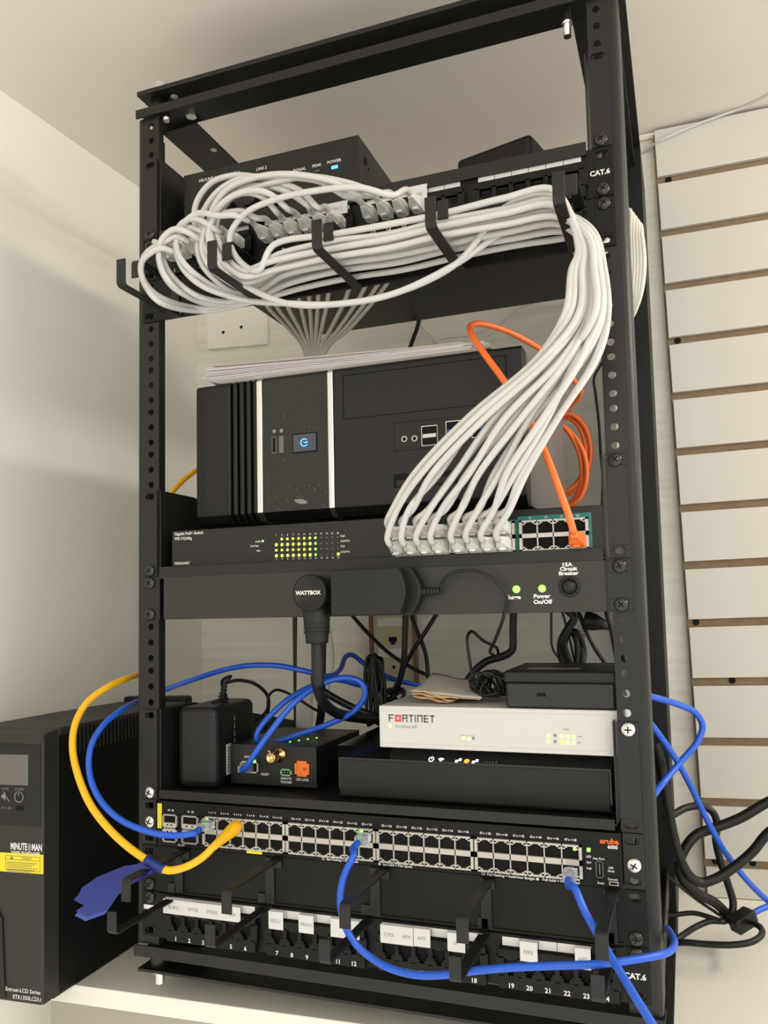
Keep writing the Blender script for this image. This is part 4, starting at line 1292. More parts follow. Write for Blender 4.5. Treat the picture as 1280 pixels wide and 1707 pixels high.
a, b = up(0, 1257), up(48, 1309)
zb_ = up(40, 1377).z
mb = MB(); lbox(mb, -UW + 3, -2.4, -0.8, 1.5, zb_, UH - 9); part('display_panel', mb, 'plastic', t, 0.6)
mb = MB(); lbox(mb, b.x - 84, b.x, -1.3, -0.5, b.z, a.z); part('screen', mb, 'lcd', t, 0.4, label='blank grey screen')
mb = MB(); mb2 = MB()
TU = MU @ Matrix.Translation(Vector((0, -1.0, 0)))
p = up(33, 1328)
mb.tube([MU @ Vector((p.x + 5.2 * math.cos(q), -1.2, p.z + 5.2 * math.sin(q))) for q in [math.radians(115 + 310 * k / 22) for k in range(23)]], 0.5, 6)
mb.tube([MU @ Vector((p.x, -1.2, p.z + 1)), MU @ Vector((p.x, -1.2, p.z + 6))], 0.5, 6)
q = up(9, 1327)
mb.add([MU @ Vector(v) for v in ((q.x - 4, -1.2, q.z - 1.6), (q.x - 2, -1.2, q.z - 1.6), (q.x + 1, -1.2, q.z - 4.5), (q.x + 1, -1.2, q.z + 4.5), (q.x - 2, -1.2, q.z + 1.6), (q.x - 4, -1.2, q.z + 1.6))], [(0, 1, 2, 3, 4, 5)], False)
mb.tube([MU @ Vector((q.x - 2, -1.2, q.z + 5)), MU @ Vector((q.x + 6, -1.2, q.z - 5))], 0.5, 6)
for u, v, w, s_ in ((10, 1315, 'MUTE', 3.2), (34, 1315.5, 'POWER', 3.2), (12, 1346.5, '5V = 2A', 3.6)):
    p = up(u, v); mb.text(w, p.x, p.z, s_, -1.2, M=MU)
decal('panel_sign', mb, 'print_g', t)
p = up(34, 1347); mb = MB(); lbox(mb, p.x - 4.6, p.x + 4.6, -1.3, -0.6, p.z - 2.2, p.z + 2.2); part('usb_port', mb, 'dark', t, 0.8)
p = up(41, 1412); mb = MB()
def ups_plane(mb): return mb
mb.text('MINUTE', p.x + 3.5, p.z, 9.5, -0.4, 'RIGHT', M=MU, bold=0.3, sx=0.60); mb.text('MAN', p.x + 9.0, p.z, 9.5, -0.4, 'LEFT', M=MU, bold=0.3, sx=0.60)
r1 = up(41, 1421.5); mb.text('POWER TECHNOLOGIES', r1.x + 1.5, r1.z, 3.0, -0.4, M=MU, bold=0.1, sx=1.05)
decal('logo_lettering', mb, 'print_w', t)
mb = MB(); mb.add([MU @ Vector((p.x + 6.2 + 2.4 * math.cos(q), -0.4, p.z + 4.4 * math.sin(q))) for q in [2 * math.pi * k / 16 for k in range(16)]], [list(range(16))], False); decal('logo_emblem', mb, 'print_g', t)
a, b = up(0, 1421), up(72, 1457); c = up(8, 1424)
mb = MB(); lbox(mb, -UW + 14, b.x, -0.6, 0.6, b.z, up(72, 1425).z)
mb.use(1)
w_ = b.x; zt_ = up(72, 1425).z
for (x0, x1, z0, z1) in ((w_ - 46, w_ - 3, zt_ - 6.5, zt_ - 6.1), (w_ - 46, w_ - 3, b.z + 2, b.z + 2.4), (w_ - 46, w_ - 45.6, b.z + 2, zt_ - 2.4), (w_ - 3.4, w_ - 3, b.z + 2, zt_ - 2.4), (w_ - 46, w_ - 3, zt_ - 2.8, zt_ - 2.4)): lbox(mb, x0, x1, -0.75, -0.55, z0, z1)
for k in range(6): lbox(mb, w_ - 44, w_ - 6 - (k % 3) * 4, -0.75, -0.55, zt_ - 9.2 - k * 1.75, zt_ - 8.7 - k * 1.75)
mb.text('WARNING', w_ - 20, zt_ - 4.5, 2.6, -0.8, M=MU)
mb.add([MU @ Vector(v) for v in ((w_ - 40, -0.8, zt_ - 5.8), (w_ - 36, -0.8, zt_ - 5.8), (w_ - 38, -0.8, zt_ - 2.9))], [(0, 1, 2)], False)
part('warning_label', mb, ['yellow_l', 'print_k'], t, label='yellow warning sticker with fine print')
mb = MB(); p = up(68, 1655); mb.text('Entrust-LCD Series', p.x, p.z, 5.4, -0.4, 'RIGHT', M=MU, bold=0.05); p = up(69, 1667); mb.text('ETR1350LCDU', p.x, p.z, 5.4, -0.4, 'RIGHT', M=MU, bold=0.05)
decal('lettering', mb, 'print_w', t)
mb = MB(); p = up(6, 1600); mb.add([MU @ Vector(v) for v in ((p.x - 40, -0.5, p.z + 90), (p.x - 2, -0.5, p.z + 40), (p.x + 2.5, -0.5, p.z - 38), (p.x - 1, -0.5, p.z - 36), (p.x - 40, -0.5, p.z + 40))], [(0, 1, 2, 3, 4)], False)
part('bezel_recess', mb, 'gloss', t)
# ================================================================== cables
def cable(name, label, pts, r, m, cat='cable', group=None, n=9, step=4.0, base=None):
    P = spline(pts, step)
    t = thing(name, label, cat, base or P[len(P) // 2], group)
    mb = MB(); mb.tube(P, r, n); part('jacket', mb, m, t)
    return t


def simple(name, label, pts, r, m, cat='cord', group=None, n=8, flat=None, step=4.0):
    P = spline(pts, step)
    mb = MB(); mb.tube(P, r, n, flat=flat)
    o = part(name, mb, m, None, base=P[len(P) // 2])
    return tag(o, label, cat, group)


def plug(t, x, y, z, d, m, clear=False, L=22, name='plug', w=11.0, h=8.5):
    """RJ45 plug with a tapering boot along direction d (unit, away from the port)"""
    d = Vector(d).normalized()
    up_ = Vector((0, 0, 1)); sx = d.cross(up_).normalized(); sz = sx.cross(d).normalized()
    c = Vector((x, y, z))
    def ring(s, a, b): return [c + d * s + sx * i + sz * j for i, j in ((-a, -b), (a, -b), (a, b), (-a, b))]
    mb = MB()
    if clear:
        mb.loft([ring(-3, w / 2, h / 2 * 0.85), ring(9, w / 2, h / 2 * 0.85), ring(13, w / 2 * 0.85, h / 2 * 0.7)])
        mb.loft([[q + sz * (h * 0.5) for q in ring(-1, 2.6, 0.5)], [q + sz * (h * 0.75) for q in ring(11, 2.6, 0.4)]])
    else:
        mb.loft([ring(-3, w / 2, h / 2), ring(L * 0.45, w / 2, h / 2), ring(L * 0.62, w / 2 * 0.8, h / 2 * 0.85), ring(L, w / 2 * 0.42, h / 2 * 0.5)])
        mb.loft([[q - sz * (h * 0.42) for q in ring(2, 2.6, 0.9)], [q - sz * (h * 0.62) for q in ring(L * 0.5, 2.8, 1.2)]])
    return part(name, mb, m, t, 0.9, seg=3)


def lift(u, v, y, zmin):
    """move a point back along the view line until it lies on top of the lower fingers"""
    p = at(u, v, y)
    if p.z < zmin:
        y2 = -687.2 + (y + 687.2) * (zmin - 10.4) / (p.z - 10.4)
        p = at(u, v, min(y2, -6.5))
    return p


# ---- sixteen white patch cables: patch panel -> loops -> managers -> switch
rnd = random.Random(21)
# (patch port, arc waypoints from the boot to the left turn and the underside of the loop)
LOOPS = {
    16: [(655, 325), (600, 313), (520, 318), (450, 335), (405, 360), (385, 395), (392, 428), (430, 452)],
    15: [(628, 322), (580, 306), (510, 296), (440, 308), (385, 330), (362, 370), (368, 412), (410, 452)],
    14: [(598, 325), (550, 300), (480, 292), (420, 296), (375, 318), (352, 362), (360, 415), (405, 462)],
    13: [(575, 326), (530, 303), (460, 296), (400, 300), (358, 322), (338, 365), (346, 420), (395, 468)],
    12: [(530, 345), (500, 318), (450, 300), (395, 292), (350, 306), (327, 345), (332, 400), (385, 455)],
    11: [(515, 345), (480, 322), (430, 310), (380, 318), (345, 345), (330, 385), (345, 430), (400, 478)],
    10: [(480, 350), (452, 325), (420, 318), (382, 330), (357, 358), (347, 395), (362, 432), (410, 470)],
    9: [(462, 352), (440, 330), (410, 322), (375, 338), (348, 370), (336, 410), (352, 448), (420, 487)],
    8: [(428, 362), (405, 352), (380, 352), (355, 362), (335, 388), (330, 420), (345, 455), (400, 488)],
    7: [(410, 368), (390, 360), (365, 358), (330, 356), (305, 375), (295, 408), (315, 448), (390, 492)],
    6: [(365, 388), (345, 372), (322, 366), (300, 378), (292, 405), (300, 440), (335, 475), (400, 498)],
    5: [(345, 392), (325, 380), (300, 378), (280, 395), (272, 425), (285, 458), (330, 492), (400, 505)],
    4: [(330, 398), (312, 385), (292, 384), (270, 400), (264, 430), (280, 468), (335, 502), (400, 503)],
    3: [(312, 402), (298, 392), (284, 395), (268, 412), (266, 440), (285, 475), (340, 505), (405, 500)],
    2: [(300, 412), (280, 404), (258, 410), (240, 428), (236, 455), (258, 490), (330, 514), (410, 500)],
    1: [(288, 420), (270, 414), (252, 420), (236, 438), (236, 462), (262, 500), (335, 519), (410, 505)],
}
order = [16, 15, 12, 14, 13, 11, 10, 9, 8, 7, 6, 5, 4, 3, 2, 1]
ZP = 8 * U + 18.5
words = ['first', 'second', 'third', 'fourth', 'fifth', 'sixth', 'seventh', 'last']
slots = [(c, r) for c in range(8) for r in (1, 0)]          # (column, row) row 1 = lower
perm = list(range(16)); 
for i in range(0, 14, 3): perm[i], perm[i + 2] = perm[i + 2], perm[i]
for i, port in enumerate(order):
    f = i / 15.0
    c, row = slots[perm[i]]
    x, zsw = WPX[c], (PGZ0 if row else PGZ1)
    lay = (-60, -45, -30, -15)[i // 4]
    px0 = port_x(port)
    ys = -44 - (i % 4) * 7
    W = LOOPS[port]
    pts = [V(px0, -30, ZP + 0.5), V(px0 - 1, -40, ZP + 2)]
    m = len(W)
    for k, (u, v) in enumerate(W):
        yy = (-54, -62, -64, -62, -58, -54, -52, lay)[k] + (i % 3 - 1) * 5 * (0.4 if k == 0 else 1)
        pts.append((lift if k > 4 and u > 270 and not port in (13, 6) else lambda a, b, c, d: at(a, b, c))(u + rnd.uniform(-2, 2), v + rnd.uniform(-2, 2), yy, 314.5))
    g = (i % 4) / 3.0 * 0.55 + (i // 4) / 3.0 * 0.45
    dip = port in (13, 6)
    if dip:
        pts += [at(480, 506, -56), at(560, 507, -56), at(655, 490, -54), at(760, 440, -44)]
    else:
        for q, (X_, zo) in enumerate(((-52, -2.0), (3.5, 0.0), (54, -1.5), (104, 0.0))):
            jj = i % 4
            pts.append(V(X_ + rnd.uniform(-3, 3), (-60, -45, -30, -15)[i // 4] + rnd.uniform(-2, 2) + (2 if jj % 2 else -2), 337.5 - 6.3 * jj + zo + rnd.uniform(-0.8, 0.8)))
    jj = i % 4
    lay = (-60, -46, -32, -18)[i // 4]
    pts.append(V(158, lay + (3 if jj % 2 else -3), 339 - 6.4 * jj)); pts.append(V(198, lay + (3 if jj % 2 else -3), 338 - 6.4 * jj))
    # over the last ring and down in front of the computer
    s = c / 7.0
    mixx = 0.5 * s + 0.5 * ((i * 5) % 16) / 15.0
    yl = (-66, -54, -40, -28)[i // 4]
    pts.append(at(962 + 30 * mixx, 382 + 38 * (1 - mixx), yl))
    pts.append(at(948 + 66 * mixx, 450, yl - 4))
    pts.append(at(936 + 86 * mixx, 522, yl - 12))
    pts.append(at(882 + 50 * s + 68 * mixx, 600, -66 - (i % 3) * 8))
    pts.append(at(784 + 150 * s + rnd.uniform(-10, 10), 695, -66 - (i % 3) * 7))
    pts.append(at(700 + 174 * s + rnd.uniform(-10, 10), 790, -58 - (i % 3) * 5))
    pts.append(at(658 + 190 * s + rnd.uniform(-5, 5), 850, -47 - (3 if row else 0)))
    pts.append(V(x - 0.5, -37, zsw + (7 if row else 8)))
    pts.append(V(x, -30, zsw + 2))
    side = words[c]
    rw = 'lower' if row else 'upper'
    lab = f'white patch cable in the {rw} port row of the middle switch, {side} from the left' if c < 7 else \
        f'white patch cable in the {rw} port row of the middle switch, beside the teal ports'
    t = cable('patch_cable', lab, pts, 2.85, 'white_c', group='white patch cables', base=V(x, -30, zsw))
    plug(t, px0, -8, ZP, (0, -1, 0.02), 'plug_w', L=26, h=9.5)
    plug(t, x, SYF - 6, zsw, (0, -1, 0.12), 'plug_w', L=27, h=9.5)

# ---- blue cables
def blue(label, pts, r=3.0, n=10): return cable('patch_cable', label, pts, r, 'blue_c', group='blue patch cables', n=n)


x1, zt_ = ABX[0][0], ATZ
t = blue('blue patch cable in the first port of the long switch, looping around the rail',
         [V(x1 - 1, -21, zt_ - 1), V(x1 - 4, -30, zt_ - 3), at(325, 1389, -42), at(290, 1393, -48), at(250, 1387, -52), at(200, 1366, -54), at(166, 1332, -52), at(149, 1288, -46), at(152, 1243, -36), at(173, 1208, -18),
          at(203, 1183, 8), at(236, 1166, 56), at(275, 1150, 78), at(330, 1130, 84), at(380, 1115, 90), at(420, 1109, 94), at(465, 1110, 100), at(510, 1119, 108), at(545, 1127, 125), at(566, 1117, 170), at(577, 1094, 215), at(588, 1092, 230),
          at(612, 1110, 238), at(655, 1132, 250), at(705, 1143, 270), at(770, 1150, 300)])
plug(t, x1, AYF - 6, zt_, (0, -1, 0), 'clear', True)
t = blue('blue patch cable coiled above the small box with the gold connector',
         [NJ + V(0, -13, 0), at(409, 1281, 18), at(425, 1256, 12), at(450, 1221, 16), at(490, 1172, 30), at(530, 1143, 46), at(570, 1130, 60), at(600, 1136, 66), at(609, 1156, 68), at(592, 1184, 70), at(550, 1206, 72), at(490, 1227, 70), at(448, 1240, 64),
          at(431, 1238, 52), at(428, 1224, 48), at(442, 1202, 55), at(480, 1166, 72), at(515, 1146, 90), at(555, 1133, 115), at(600, 1142, 150), at(640, 1150, 190)])
plug(t, NJ.x, NJ.y - 1, NJ.z, (0, -1, 0), 'clear', True)
x2 = ABX[1][5]
t = blue('blue patch cable hanging from the second port block and running right around the rail',
         [V(x2 - 1, -21, ATZ - 1), V(x2 - 3, -30, ATZ - 4), at(590, 1424, -42), at(574, 1458, -50), at(567, 1492, -54), at(570, 1524, -55), at(581, 1556, -54), at(604, 1585, -54), at(645, 1612, -56), at(692, 1625, -60), at(740, 1625, -62), at(785, 1619, -62),
          at(850, 1613, -60), at(920, 1610, -58), at(1000, 1607, -52), at(1060, 1599, -38), at(1098, 1592, -24), at(1117, 1585, -8), at(1124, 1573, 12), at(1120, 1560, 36), at(1112, 1548, 70)])
plug(t, x2, AYF - 6, ATZ, (0, -1, 0), 'clear', True)
x3 = ABX[3][5]
t = blue('blue patch cable dropping from the lower right port of the long switch past the frame',
         [V(x3, -21, ABZ - 1), V(x3 + 0.5, -28, ABZ - 4), at(957, 1479, -40), at(975, 1520, -48), at(992, 1550, -56), at(1011, 1583, -62), at(1031, 1616, -72), at(1060, 1664, -86), at(1090, 1712, -98), at(1125, 1775, -110)], 3.1)
plug(t, x3, AYF - 6, ABZ, (0, -1, 0), 'clear', True)
simple('patch_cable', 'blue cable bending back on itself at the right of the rack against the slatwall',
     [at(1070, 1158, 110), at(1092, 1163, 130), at(1135, 1176, 160), at(1160, 1189, 175), at(1171, 1210, 180), at(1162, 1237, 176), at(1136, 1268, 165), at(1104, 1306, 140), at(1084, 1335, 100), at(1070, 1372, 60), at(1063, 1410, 40), at(1058, 1460, 60)], 3.2, 'blue_c', 'cable', 'blue patch cables', n=10)
simple('patch_cable', 'long blue cable running down to the right across the slatwall',
     [at(1075, 1195, 110), at(1094, 1219, 130), at(1125, 1263, 160), at(1150, 1308, 185), at(1175, 1360, 205), at(1205, 1415, 230), at(1242, 1464, 255), at(1285, 1506, 290), at(1335, 1540, 305)], 3.2, 'blue_c', 'cable', 'blue patch cables', n=10)
gp = [at(1246, 1529, 262), at(1258, 1521, 268), at(1272, 1514, 276), at(1295, 1508, 288), at(1330, 1502, 300)]
t = blue('short blue cable ending in a black coupler on the countertop', gp, 3.2)
mb = MB(); d = (gp[1] - gp[0]).normalized(); sx = d.cross(Vector((0, 0, 1))).normalized(); sz = sx.cross(d)
mb.loft([[gp[0] + d * s + sx * i * w + sz * j * w for i, j in ((-1, -1), (1, -1), (1, 1), (-1, 1))] for s, w in ((-20, 7.5), (4, 8.0), (8, 5))])
part('coupler', mb, 'rubber', t, 0.8)

# ---- orange cable
xo = PGX[3]
C = at(936, 768, 318)
coil = []
for k in range(62):
    q = math.radians(115 - k * 23.4)
    rr = 36 + 7 * math.sin(k * 0.61) - (k / 62) * 3
    coil.append(C + V(rr * 0.86 * math.cos(q) + 3 * math.sin(k * .33), 12 * math.sin(k * 0.23) - 4, rr * 1.45 * math.sin(q)))
pts = [V(xo, -30, PGZ0 + 5), V(xo - 1, -34, PGZ0 + 12), at(944, 848, -34), at(932, 815, -32), at(915, 770, -29), at(894, 722, -25), at(868, 677, -19), at(838, 632, -12), at(806, 588, -2), at(786, 557, 14), at(784, 543, 32), at(802, 540, 56), at(842, 551, 86),
       at(886, 573, 120), at(925, 600, 165), at(955, 632, 220), at(966, 660, 270)] + coil + [at(938, 830, 322), at(920, 850, 322)]
t = cable('patch_cable', 'orange cable plugged into the teal port block with its slack coiled beside the computer', pts, 3.0, 'orange_c', n=10, base=V(xo, -30, PGZ0))
plug(t, xo, SYF - 6, PGZ0, (0, -1, 0.15), 'orange_c', L=28, w=12.5, h=10.5)

# ---- yellow cable with tape flag
xy = ABX[0][2]
o_ = V(xy + 1, AYF - 3, ATZ); d_ = (at(352, 1415, -44) - o_).normalized()
ypts = [o_ + d_ * 26, o_ + d_ * 36, at(338, 1429, -48), at(310, 1445, -54), at(282, 1451, -58), at(264, 1446, -60), at(245, 1434, -61), at(214, 1412, -61), at(180, 1380, -60), at(150, 1340, -56), at(130, 1292, -50), at(121, 1247, -42),
        at(126, 1205, -30), at(146, 1170, -14), at(180, 1145, 8), at(214, 1130, 36), at(240, 1120, 80), at(250, 1095, 120), at(250, 1000, 160), at(254, 900, 180), at(272, 843, 200), at(300, 806, 225), at(326, 785, 250), at(352, 772, 290), at(380, 770, 310)]
t = cable('patch_cable', 'yellow cable in the long switch, looping left with a flag of blue tape', ypts, 3.5, 'yellow_c', n=10, base=at(282, 1451, -58))
o_ = V(xy + 1, AYF - 3, ATZ); d_ = (at(352, 1415, -44) - o_).normalized()
part('plug', MB().lathe(o_, d_, [(-3, 5.6), (4, 6.6), (9, 6.4), (16, 5.4), (30, 3.9), (37, 3.45)], 16), 'yellow_c', t)
mb = MB()
wr = spline([at(273, 1450, -59), at(258, 1442, -60.5), at(243, 1433, -61)], 2)
mb.tube(wr, 4.3, 10)
top_e = [(262, 1440), (242, 1438), (206, 1444), (162, 1462), (136, 1480), (122, 1491)]
bot_e = [(262, 1452), (250, 1457), (222, 1470), (198, 1487), (176, 1518), (138, 1528)]
def flag(dy, sh):
    n = len(top_e); vs = []
    rows = 4
    for j in range(rows + 1):
        g = j / rows
        for i in range(n):
            a, b = top_e[i], bot_e[i]
            u = a[0] + (b[0] - a[0]) * g + (sh[0] if g > 0.7 else 0) * i / n; v = a[1] + (b[1] - a[1]) * g + (sh[1] if g > 0.7 else 0) * i / n
            if i == n - 1: u += (9, -3, 10, -8, 6)[j]
            vs.append(at(u, v, -62 - i * 3.2 + dy + 3.0 * math.sin(g * 3 + i)))
    fs = []
    for j in range(rows):
        for i in range(n - 1):
            a = j * n + i; fs.append((a, a + 1, a + n + 1, a + n))
    return vs, fs
for dy, sh in ((0, (0, 0)), (1.6, (-2, 9))):
    vs, fs = flag(dy, sh)
    mb.use(1 if dy else 0)
    nn = len(vs); vs2 = vs + [v + V(0, 0.25, 0) for v in vs]
    mb.add(vs2, fs + [tuple(nn + i for i in reversed(f)) for f in fs], True)
part('tape_flag', mb, ['tape', 'tape2'], t, label='flag of blue masking tape')

# ---- pale cables dropping from the back of the upper patch panel
rnd = random.Random(4)
starts = [(447, 512), (462, 512), (480, 512), (500, 505), (516, 505), (530, 505), (545, 505), (575, 500), (600, 494), (618, 492), (632, 490)]
for i, (u, v) in enumerate(starts):
    k = i / 10.0
    pos = 'leftmost' if i == 0 else 'rightmost' if i == 10 else f'{["", "second", "third", "fourth", "fifth", "sixth", "seventh", "eighth", "ninth", "tenth"][i]} from the left'
    e = 508 + 34 * k
    pts = [at(u + (u - 525) * 0.25, v - 38, 110 + rnd.uniform(-10, 10)), at(u, v, 150), at(u + (e - u) * 0.55, 548, 205), at(e, 588, 250), at(506 + 14 * k, 700, 285), at(500 + 20 * k, 900, 290), at(498 + 20 * k, 1100, 294), at(496 + 22 * k, 1230, 294)]
    simple('data_cable', f'pale data cable fanning down behind the computer, {pos} of the fan', pts, 2.6, 'grey_c', 'cable', 'pale cables behind the computer', n=7, step=8)

# ---- pale service loop at the right between front and rear uprights
for i in range(5):
    o = i * 4.6
    place = ['innermost', 'second', 'middle', 'fourth', 'outermost'][i]
    pts = [V(190, 120 + 6 * i, 372), V(215, 150 + 4 * i, 378), at(1047 + o * 0.85, 350 + 6 * i, 165), at(1051 + o, 395, 150), at(1052 + o * 1.15, 440, 146), at(1050 + o * 1.0, 485, 150), at(1046 + o * 0.6, 520, 165), at(1030 + o * 0.3, 560, 190), V(218, 245, 175), V(214, 285, 115)]
    simple('data_cable', f'pale cable bowed behind the upper right rail, {place} of the five', pts, 2.8, 'grey_c', 'cable', 'pale cables behind the right rail', n=8)

# ---- loose cables on the back wall
simple('data_cable', 'thin pale cable running along the slatwall top to the upper right', [R(262, 436, 632), R(292, 436, 640), R(306, 418, 638), R(360, 417, 652), R(420, 412, 660), R(470, 380, 660.5), R(620, 300, 660.5)], 1.6, 'white_c', 'cable', 'pale cables on the back wall')
for i, (p0, w) in enumerate((([(700, 540), (722, 562), (745, 590), (765, 620)], 'steepest pale cable on the back wall above the computer'),
                             ([(890, 505), (866, 512), (838, 535), (790, 556), (730, 566), (690, 590)], 'sagging pale cable on the back wall above the computer'),
                             ([(980, 490), (930, 496), (880, 500), (870, 506), (850, 520), (815, 560)], 'pale cable hugging the underside of the top shelf at the right'))):
    simple('data_cable', w, [at(u, v, 424) for u, v in p0], 2.4, 'grey_c', 'cable', 'pale cables on the back wall')

# ---- black cords
B = lambda lab, pts, r=2.2, flat=None, grp='black cords': simple('power_cable', lab, pts, r, 'rubber', 'cord', grp, flat=flat)
B('black cord showing between the top shelf and the paper stack', [at(702, 500, 330), at(697, 540, 345), at(684, 578, 352), at(672, 620, 356)], 3.0)
B('thin black cord on the wall beside the orange coil', [at(1010, 590, 350), at(1002, 607, 350), at(990, 630, 350), at(993, 660, 350), at(998, 705, 350), at(1001, 755, 350), at(1004, 790, 350), at(1004, 830, 350), at(1000, 880, 350)], 1.7)
B('brownish black cord slanting down to the right behind the wide adapter', [at(575, 1012, 290), at(610, 1052, 290), at(650, 1090, 290), at(690, 1115, 290), at(722, 1130, 290), at(760, 1150, 290)], 2.6)
B('thick black cord hanging straight below the wide adapter', [at(676, 1005, 190), at(675, 1060, 190), at(672, 1110, 195), at(660, 1150, 200), at(640, 1185, 210)], 3.7)
B('black cord curving down right of the straight hanging one', [at(680, 1010, 240), at(695, 1052, 240), at(708, 1085, 240), at(713, 1120, 240), at(712, 1160, 240)], 2.7)
B('black cord crossing down to the left below the wide adapter', [at(736, 1010, 215), at(710, 1052, 212), at(685, 1090, 212), at(668, 1125, 214), at(655, 1155, 220), at(650, 1190, 230)], 2.7)
B('flat black cord hanging below the power strip and bending left', [at(856, 1005, 150), at(855, 1050, 150), at(853, 1085, 150), at(838, 1094, 150), at(810, 1103, 150), at(788, 1122, 150), at(770, 1150, 150)], 0, (2.0, 4.0))
B('thin black cord hanging left of the black cord knot at the right', [at(919, 1008, 200), at(919, 1050, 200), at(921, 1080, 200), at(936, 1102, 200), at(960, 1125, 205)], 1.4)
B('thin black cord slanting down past the cord knot to the small black box', [at(934, 1010, 170), at(943, 1040, 170), at(952, 1075, 170), at(960, 1110, 170)], 1.3)
B('black cord slanting down to the right above the small black box', [at(960, 1010, 150), at(975, 1048, 150), at(990, 1078, 150), at(1010, 1108, 150)], 2.1)
B('black cord down the inside of the right rail', [at(1008, 1010, 120), at(1018, 1045, 120), at(1026, 1085, 120), at(1036, 1140, 120), at(1045, 1180, 120)], 2.6)
B('flat black cord behind the round headed plug', [at(538, 1030, 180), at(537, 1080, 185), at(536, 1140, 190), at(535, 1190, 195), at(530, 1220, 200)], 0, (2.0, 5.2))
B('thin pale wire hanging right of the round headed plug', [at(548, 1035, 300), at(553, 1070, 300), at(556, 1100, 300), at(550, 1135, 300), at(540, 1180, 300)], 1.3)
bpy.data.objects[-1] if False else None
for o in list(COL.objects):
    if o.get('label', '').startswith('thin pale wire hanging right'):
        o.data.materials[0] = K['grey_c']; o.name = 'data_cable'; o['category'] = 'cable'; o['group'] = 'pale cables on the back wall'
B('black cord sagging under the upright power brick towards the middle', [at(372, 1140, 150), at(395, 1134, 160), at(425, 1140, 170), at(446, 1160, 180), at(446, 1190, 190), at(440, 1215, 195)], 2.1)
B('thick black cord lying under the blue coil towards the firewall', [at(520, 1140, 130), at(560, 1165, 140), at(600, 1185, 150), at(640, 1200, 160), at(680, 1205, 175)], 4.2)

# hank of black cord tied up behind the firewall
P0 = at(624, 1150, 165); pts = []
for k in range(110):
    q = k * 0.55
    pts.append(P0 + V(7.5 * math.sin(k * 0.23) + 5 * math.cos(q), 5 * math.cos(k * 0.41), 40 * math.sin(q) * (0.92 + 0.08 * math.sin(k))))
simple('power_cable', 'upright hank of black cord tied up behind the left end of the firewall', pts, 1.9, 'rubber', 'cord', 'black cords', n=7, step=3.5)
P0 = at(653, 1150, 200); pts = []
for k in range(50):
    q = k * 0.6
    pts.append(P0 + V(14 * math.cos(q) + 5 * math.sin(k * .3), 6 * math.cos(k * 0.41), -12 + 13 * math.sin(q * 0.8)))
simple('power_cable', 'loose tangle of black cord beside the folded tissue', pts, 1.8, 'rubber', 'cord', 'black cords', n=7, step=3.5)
P0 = at(952, 1084, 155); pts = []
for k in range(46):
    q = k * 0.62
    pts.append(P0 + V(10 * math.cos(q) + 3 * math.sin(k * .5), 6 * math.cos(k * 0.35), -2 + 22 * math.sin(q)))
simple('power_cable', 'knot of thick black cord hanging above the small black box', pts, 3.0, 'rubber', 'cord', 'black cords', n=8, step=3.5)
pts = [at(940, 1012, 140), at(957, 1030, 140), at(948, 1046, 140), at(938, 1066, 140), at(940, 1084, 142), at(950, 1108, 146)]
simple('power_cable', 'thick elbowed black cord left of the cord knot', pts, 0, 'rubber', 'cord', 'black cords', flat=(2.4, 4.2))
t = thing('power_cable', 'black moulded plug pointing left behind the right end of the power strip', 'cord', at(990, 1040, 150), 'black cords')
mb = MB(); a, b = at(974, 1033, 150), at(1006, 1041, 150); d = (b - a).normalized(); mb.lathe(a, d, [(0, 9), (3, 9.5), (10, 9), ((b - a).length, 5.5), ((b - a).length + 8, 4)], 14); part('plug', mb, 'rubber', t)
mb = MB(); mb.tube(spline([b, at(1020, 1048, 150), at(1034, 1075, 150), at(1044, 1110, 150)]), 3.4, 8); part('cord', mb, 'rubber', t)
t = thing('junction_box', 'white angular box low on the back wall behind the black cord knot', 'box', R(225, 400, -95))
mb = MB()
mb.loft([[R(152, 372, -92), R(262, 372, -92), R(262, 440, -92), R(152, 440, -92)], [R(190, 392, 14), R(262, 392, 14), R(262, 440, 14), R(190, 440, 14)]])
part('cover', mb, 'cream', t, 2.0)
part('cover_seam', (lambda m_: (m_.loft([[R(208, 371, -80), R(209, 371, -80), R(209, 380, -80), R(208, 380, -80)], [R(222, 391, 10), R(223, 391, 10), R(223, 395, 10), R(222, 395, 10)]]), m_)[1])(MB()), 'cream', t)

# ---- black cords on the counter at the right
def yc(v): return max(60.0, FPX * 379.0 / (v - 997.0) - 687.0)
D = lambda lab, p, r: simple('power_cable', lab, [at(*q) for q in p], r, 'rubber', 'cord', 'black cords on the counter', n=10)
D('thickest black cord rising to the right edge, upper of the two, beside the slatwall', [(1320, 1322, 240), (1280, 1337, 240), (1235, 1363, 238), (1192, 1380, 236), (1162, 1391, 232), (1143, 1412, 228), (1132, 1440, 226), (1136, 1464, 226), (1163, 1489, 236), (1192, 1505, 252), (1212, 1524, 268)], 5.2)
D('thickest black cord rising to the right edge, lower of the two, beside the slatwall', [(1320, 1362, 225), (1280, 1389, 225), (1253, 1421, 225), (1223, 1446, 222), (1192, 1465, 218), (1168, 1471, 214), (1150, 1461, 208), (1134, 1433, 200), (1122, 1391, 190), (1110, 1324, 175), (1101, 1275, 160), (1092, 1235, 140)], 5.0)
D('black cord arching over beside the rear upright and down to the counter', [(1110, 1365, 225), (1124, 1357, 240), (1146, 1346, 255), (1171, 1344, 262), (1188, 1354, 264), (1195, 1373, 265), (1193, 1400, 266), (1201, 1436, 268), (1213, 1473, 272), (1222, 1506, 272), (1219, 1527, 266)], 4.0)
D('thin black cord slanting across the counter to the coupler', [(1110, 1458, 200), (1128, 1473, 215), (1162, 1500, 238), (1190, 1519, 256), (1212, 1534, 262)], 1.7)
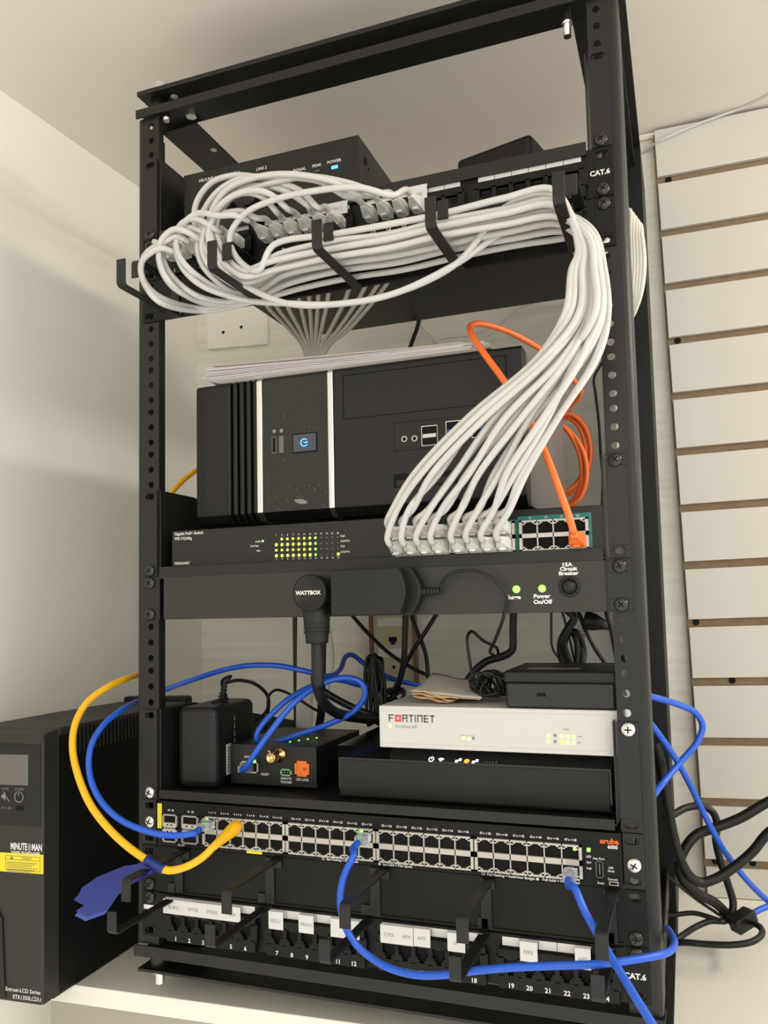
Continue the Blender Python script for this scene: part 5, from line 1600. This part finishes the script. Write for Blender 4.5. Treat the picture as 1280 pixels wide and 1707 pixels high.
D('black cord running level across the counter to the coupler', [(1105, 1527, 252), (1125, 1525, 256), (1156, 1522, 260), (1180, 1528, 258), (1208, 1538, 254)], 2.6)
D('black cord lying in a wide loop on the counter at the right', [(1228, 1530, 262), (1206, 1536, 256), (1186, 1535, 256), (1162, 1544, 246), (1141, 1557, 226), (1124, 1571, 208), (1142, 1571, 204), (1178, 1574, 202), (1223, 1575, 200), (1253, 1570, 204), (1270, 1557, 220), (1265, 1544, 238), (1247, 1538, 248), (1226, 1539, 250), (1208, 1532, 258)], 3.2)
# ================================================================== light and camera
cam = bpy.data.cameras.new('camera'); co = bpy.data.objects.new('camera', cam); COL.objects.link(co)
M4 = CAM_M.to_4x4(); M4.translation = CAM_P * MM
co.matrix_world = M4
cam.sensor_fit = 'AUTO'; cam.sensor_width = 36.0; cam.lens = FPX / 1707 * 36.0
cam.shift_x = -(CX - 640) / 1707; cam.shift_y = (CY - 853.5) / 1707
cam.clip_start = 0.01; cam.clip_end = 50
S.camera = co

w = bpy.data.worlds.new('room_air'); S.world = w; w.use_nodes = True
w.node_tree.nodes['Background'].inputs['Color'].default_value = (1.0, 0.965, 0.89, 1)
w.node_tree.nodes['Background'].inputs['Strength'].default_value = 1.5


def area(name, loc, target, sx, sy, power, col):
    l = bpy.data.lights.new(name, 'AREA'); l.shape = 'RECTANGLE'; l.size = sx; l.size_y = sy; l.energy = power; l.color = col
    o = bpy.data.objects.new(name, l); COL.objects.link(o); o.location = Vector(loc) * MM
    o.rotation_euler = (Vector(target) * MM - o.location).to_track_quat('-Z', 'Y').to_euler()
    return o


area('ceiling_light', (1450, 60, 640), (-100, 100, 200), 0.9, 0.1, 10, (1.0, 0.93, 0.83))
area('ceiling_light', (700, -1500, 640), (-300, 0, 0), 1.2, 0.6, 10, (1.0, 0.94, 0.86))

S.cycles.max_bounces = 16
S.cycles.diffuse_bounces = 12
S.view_settings.view_transform = 'Standard'
S.view_settings.look = 'None'
S.view_settings.gamma = 1.0
S.view_settings.use_curve_mapping = False
S.view_settings.exposure = 0.0
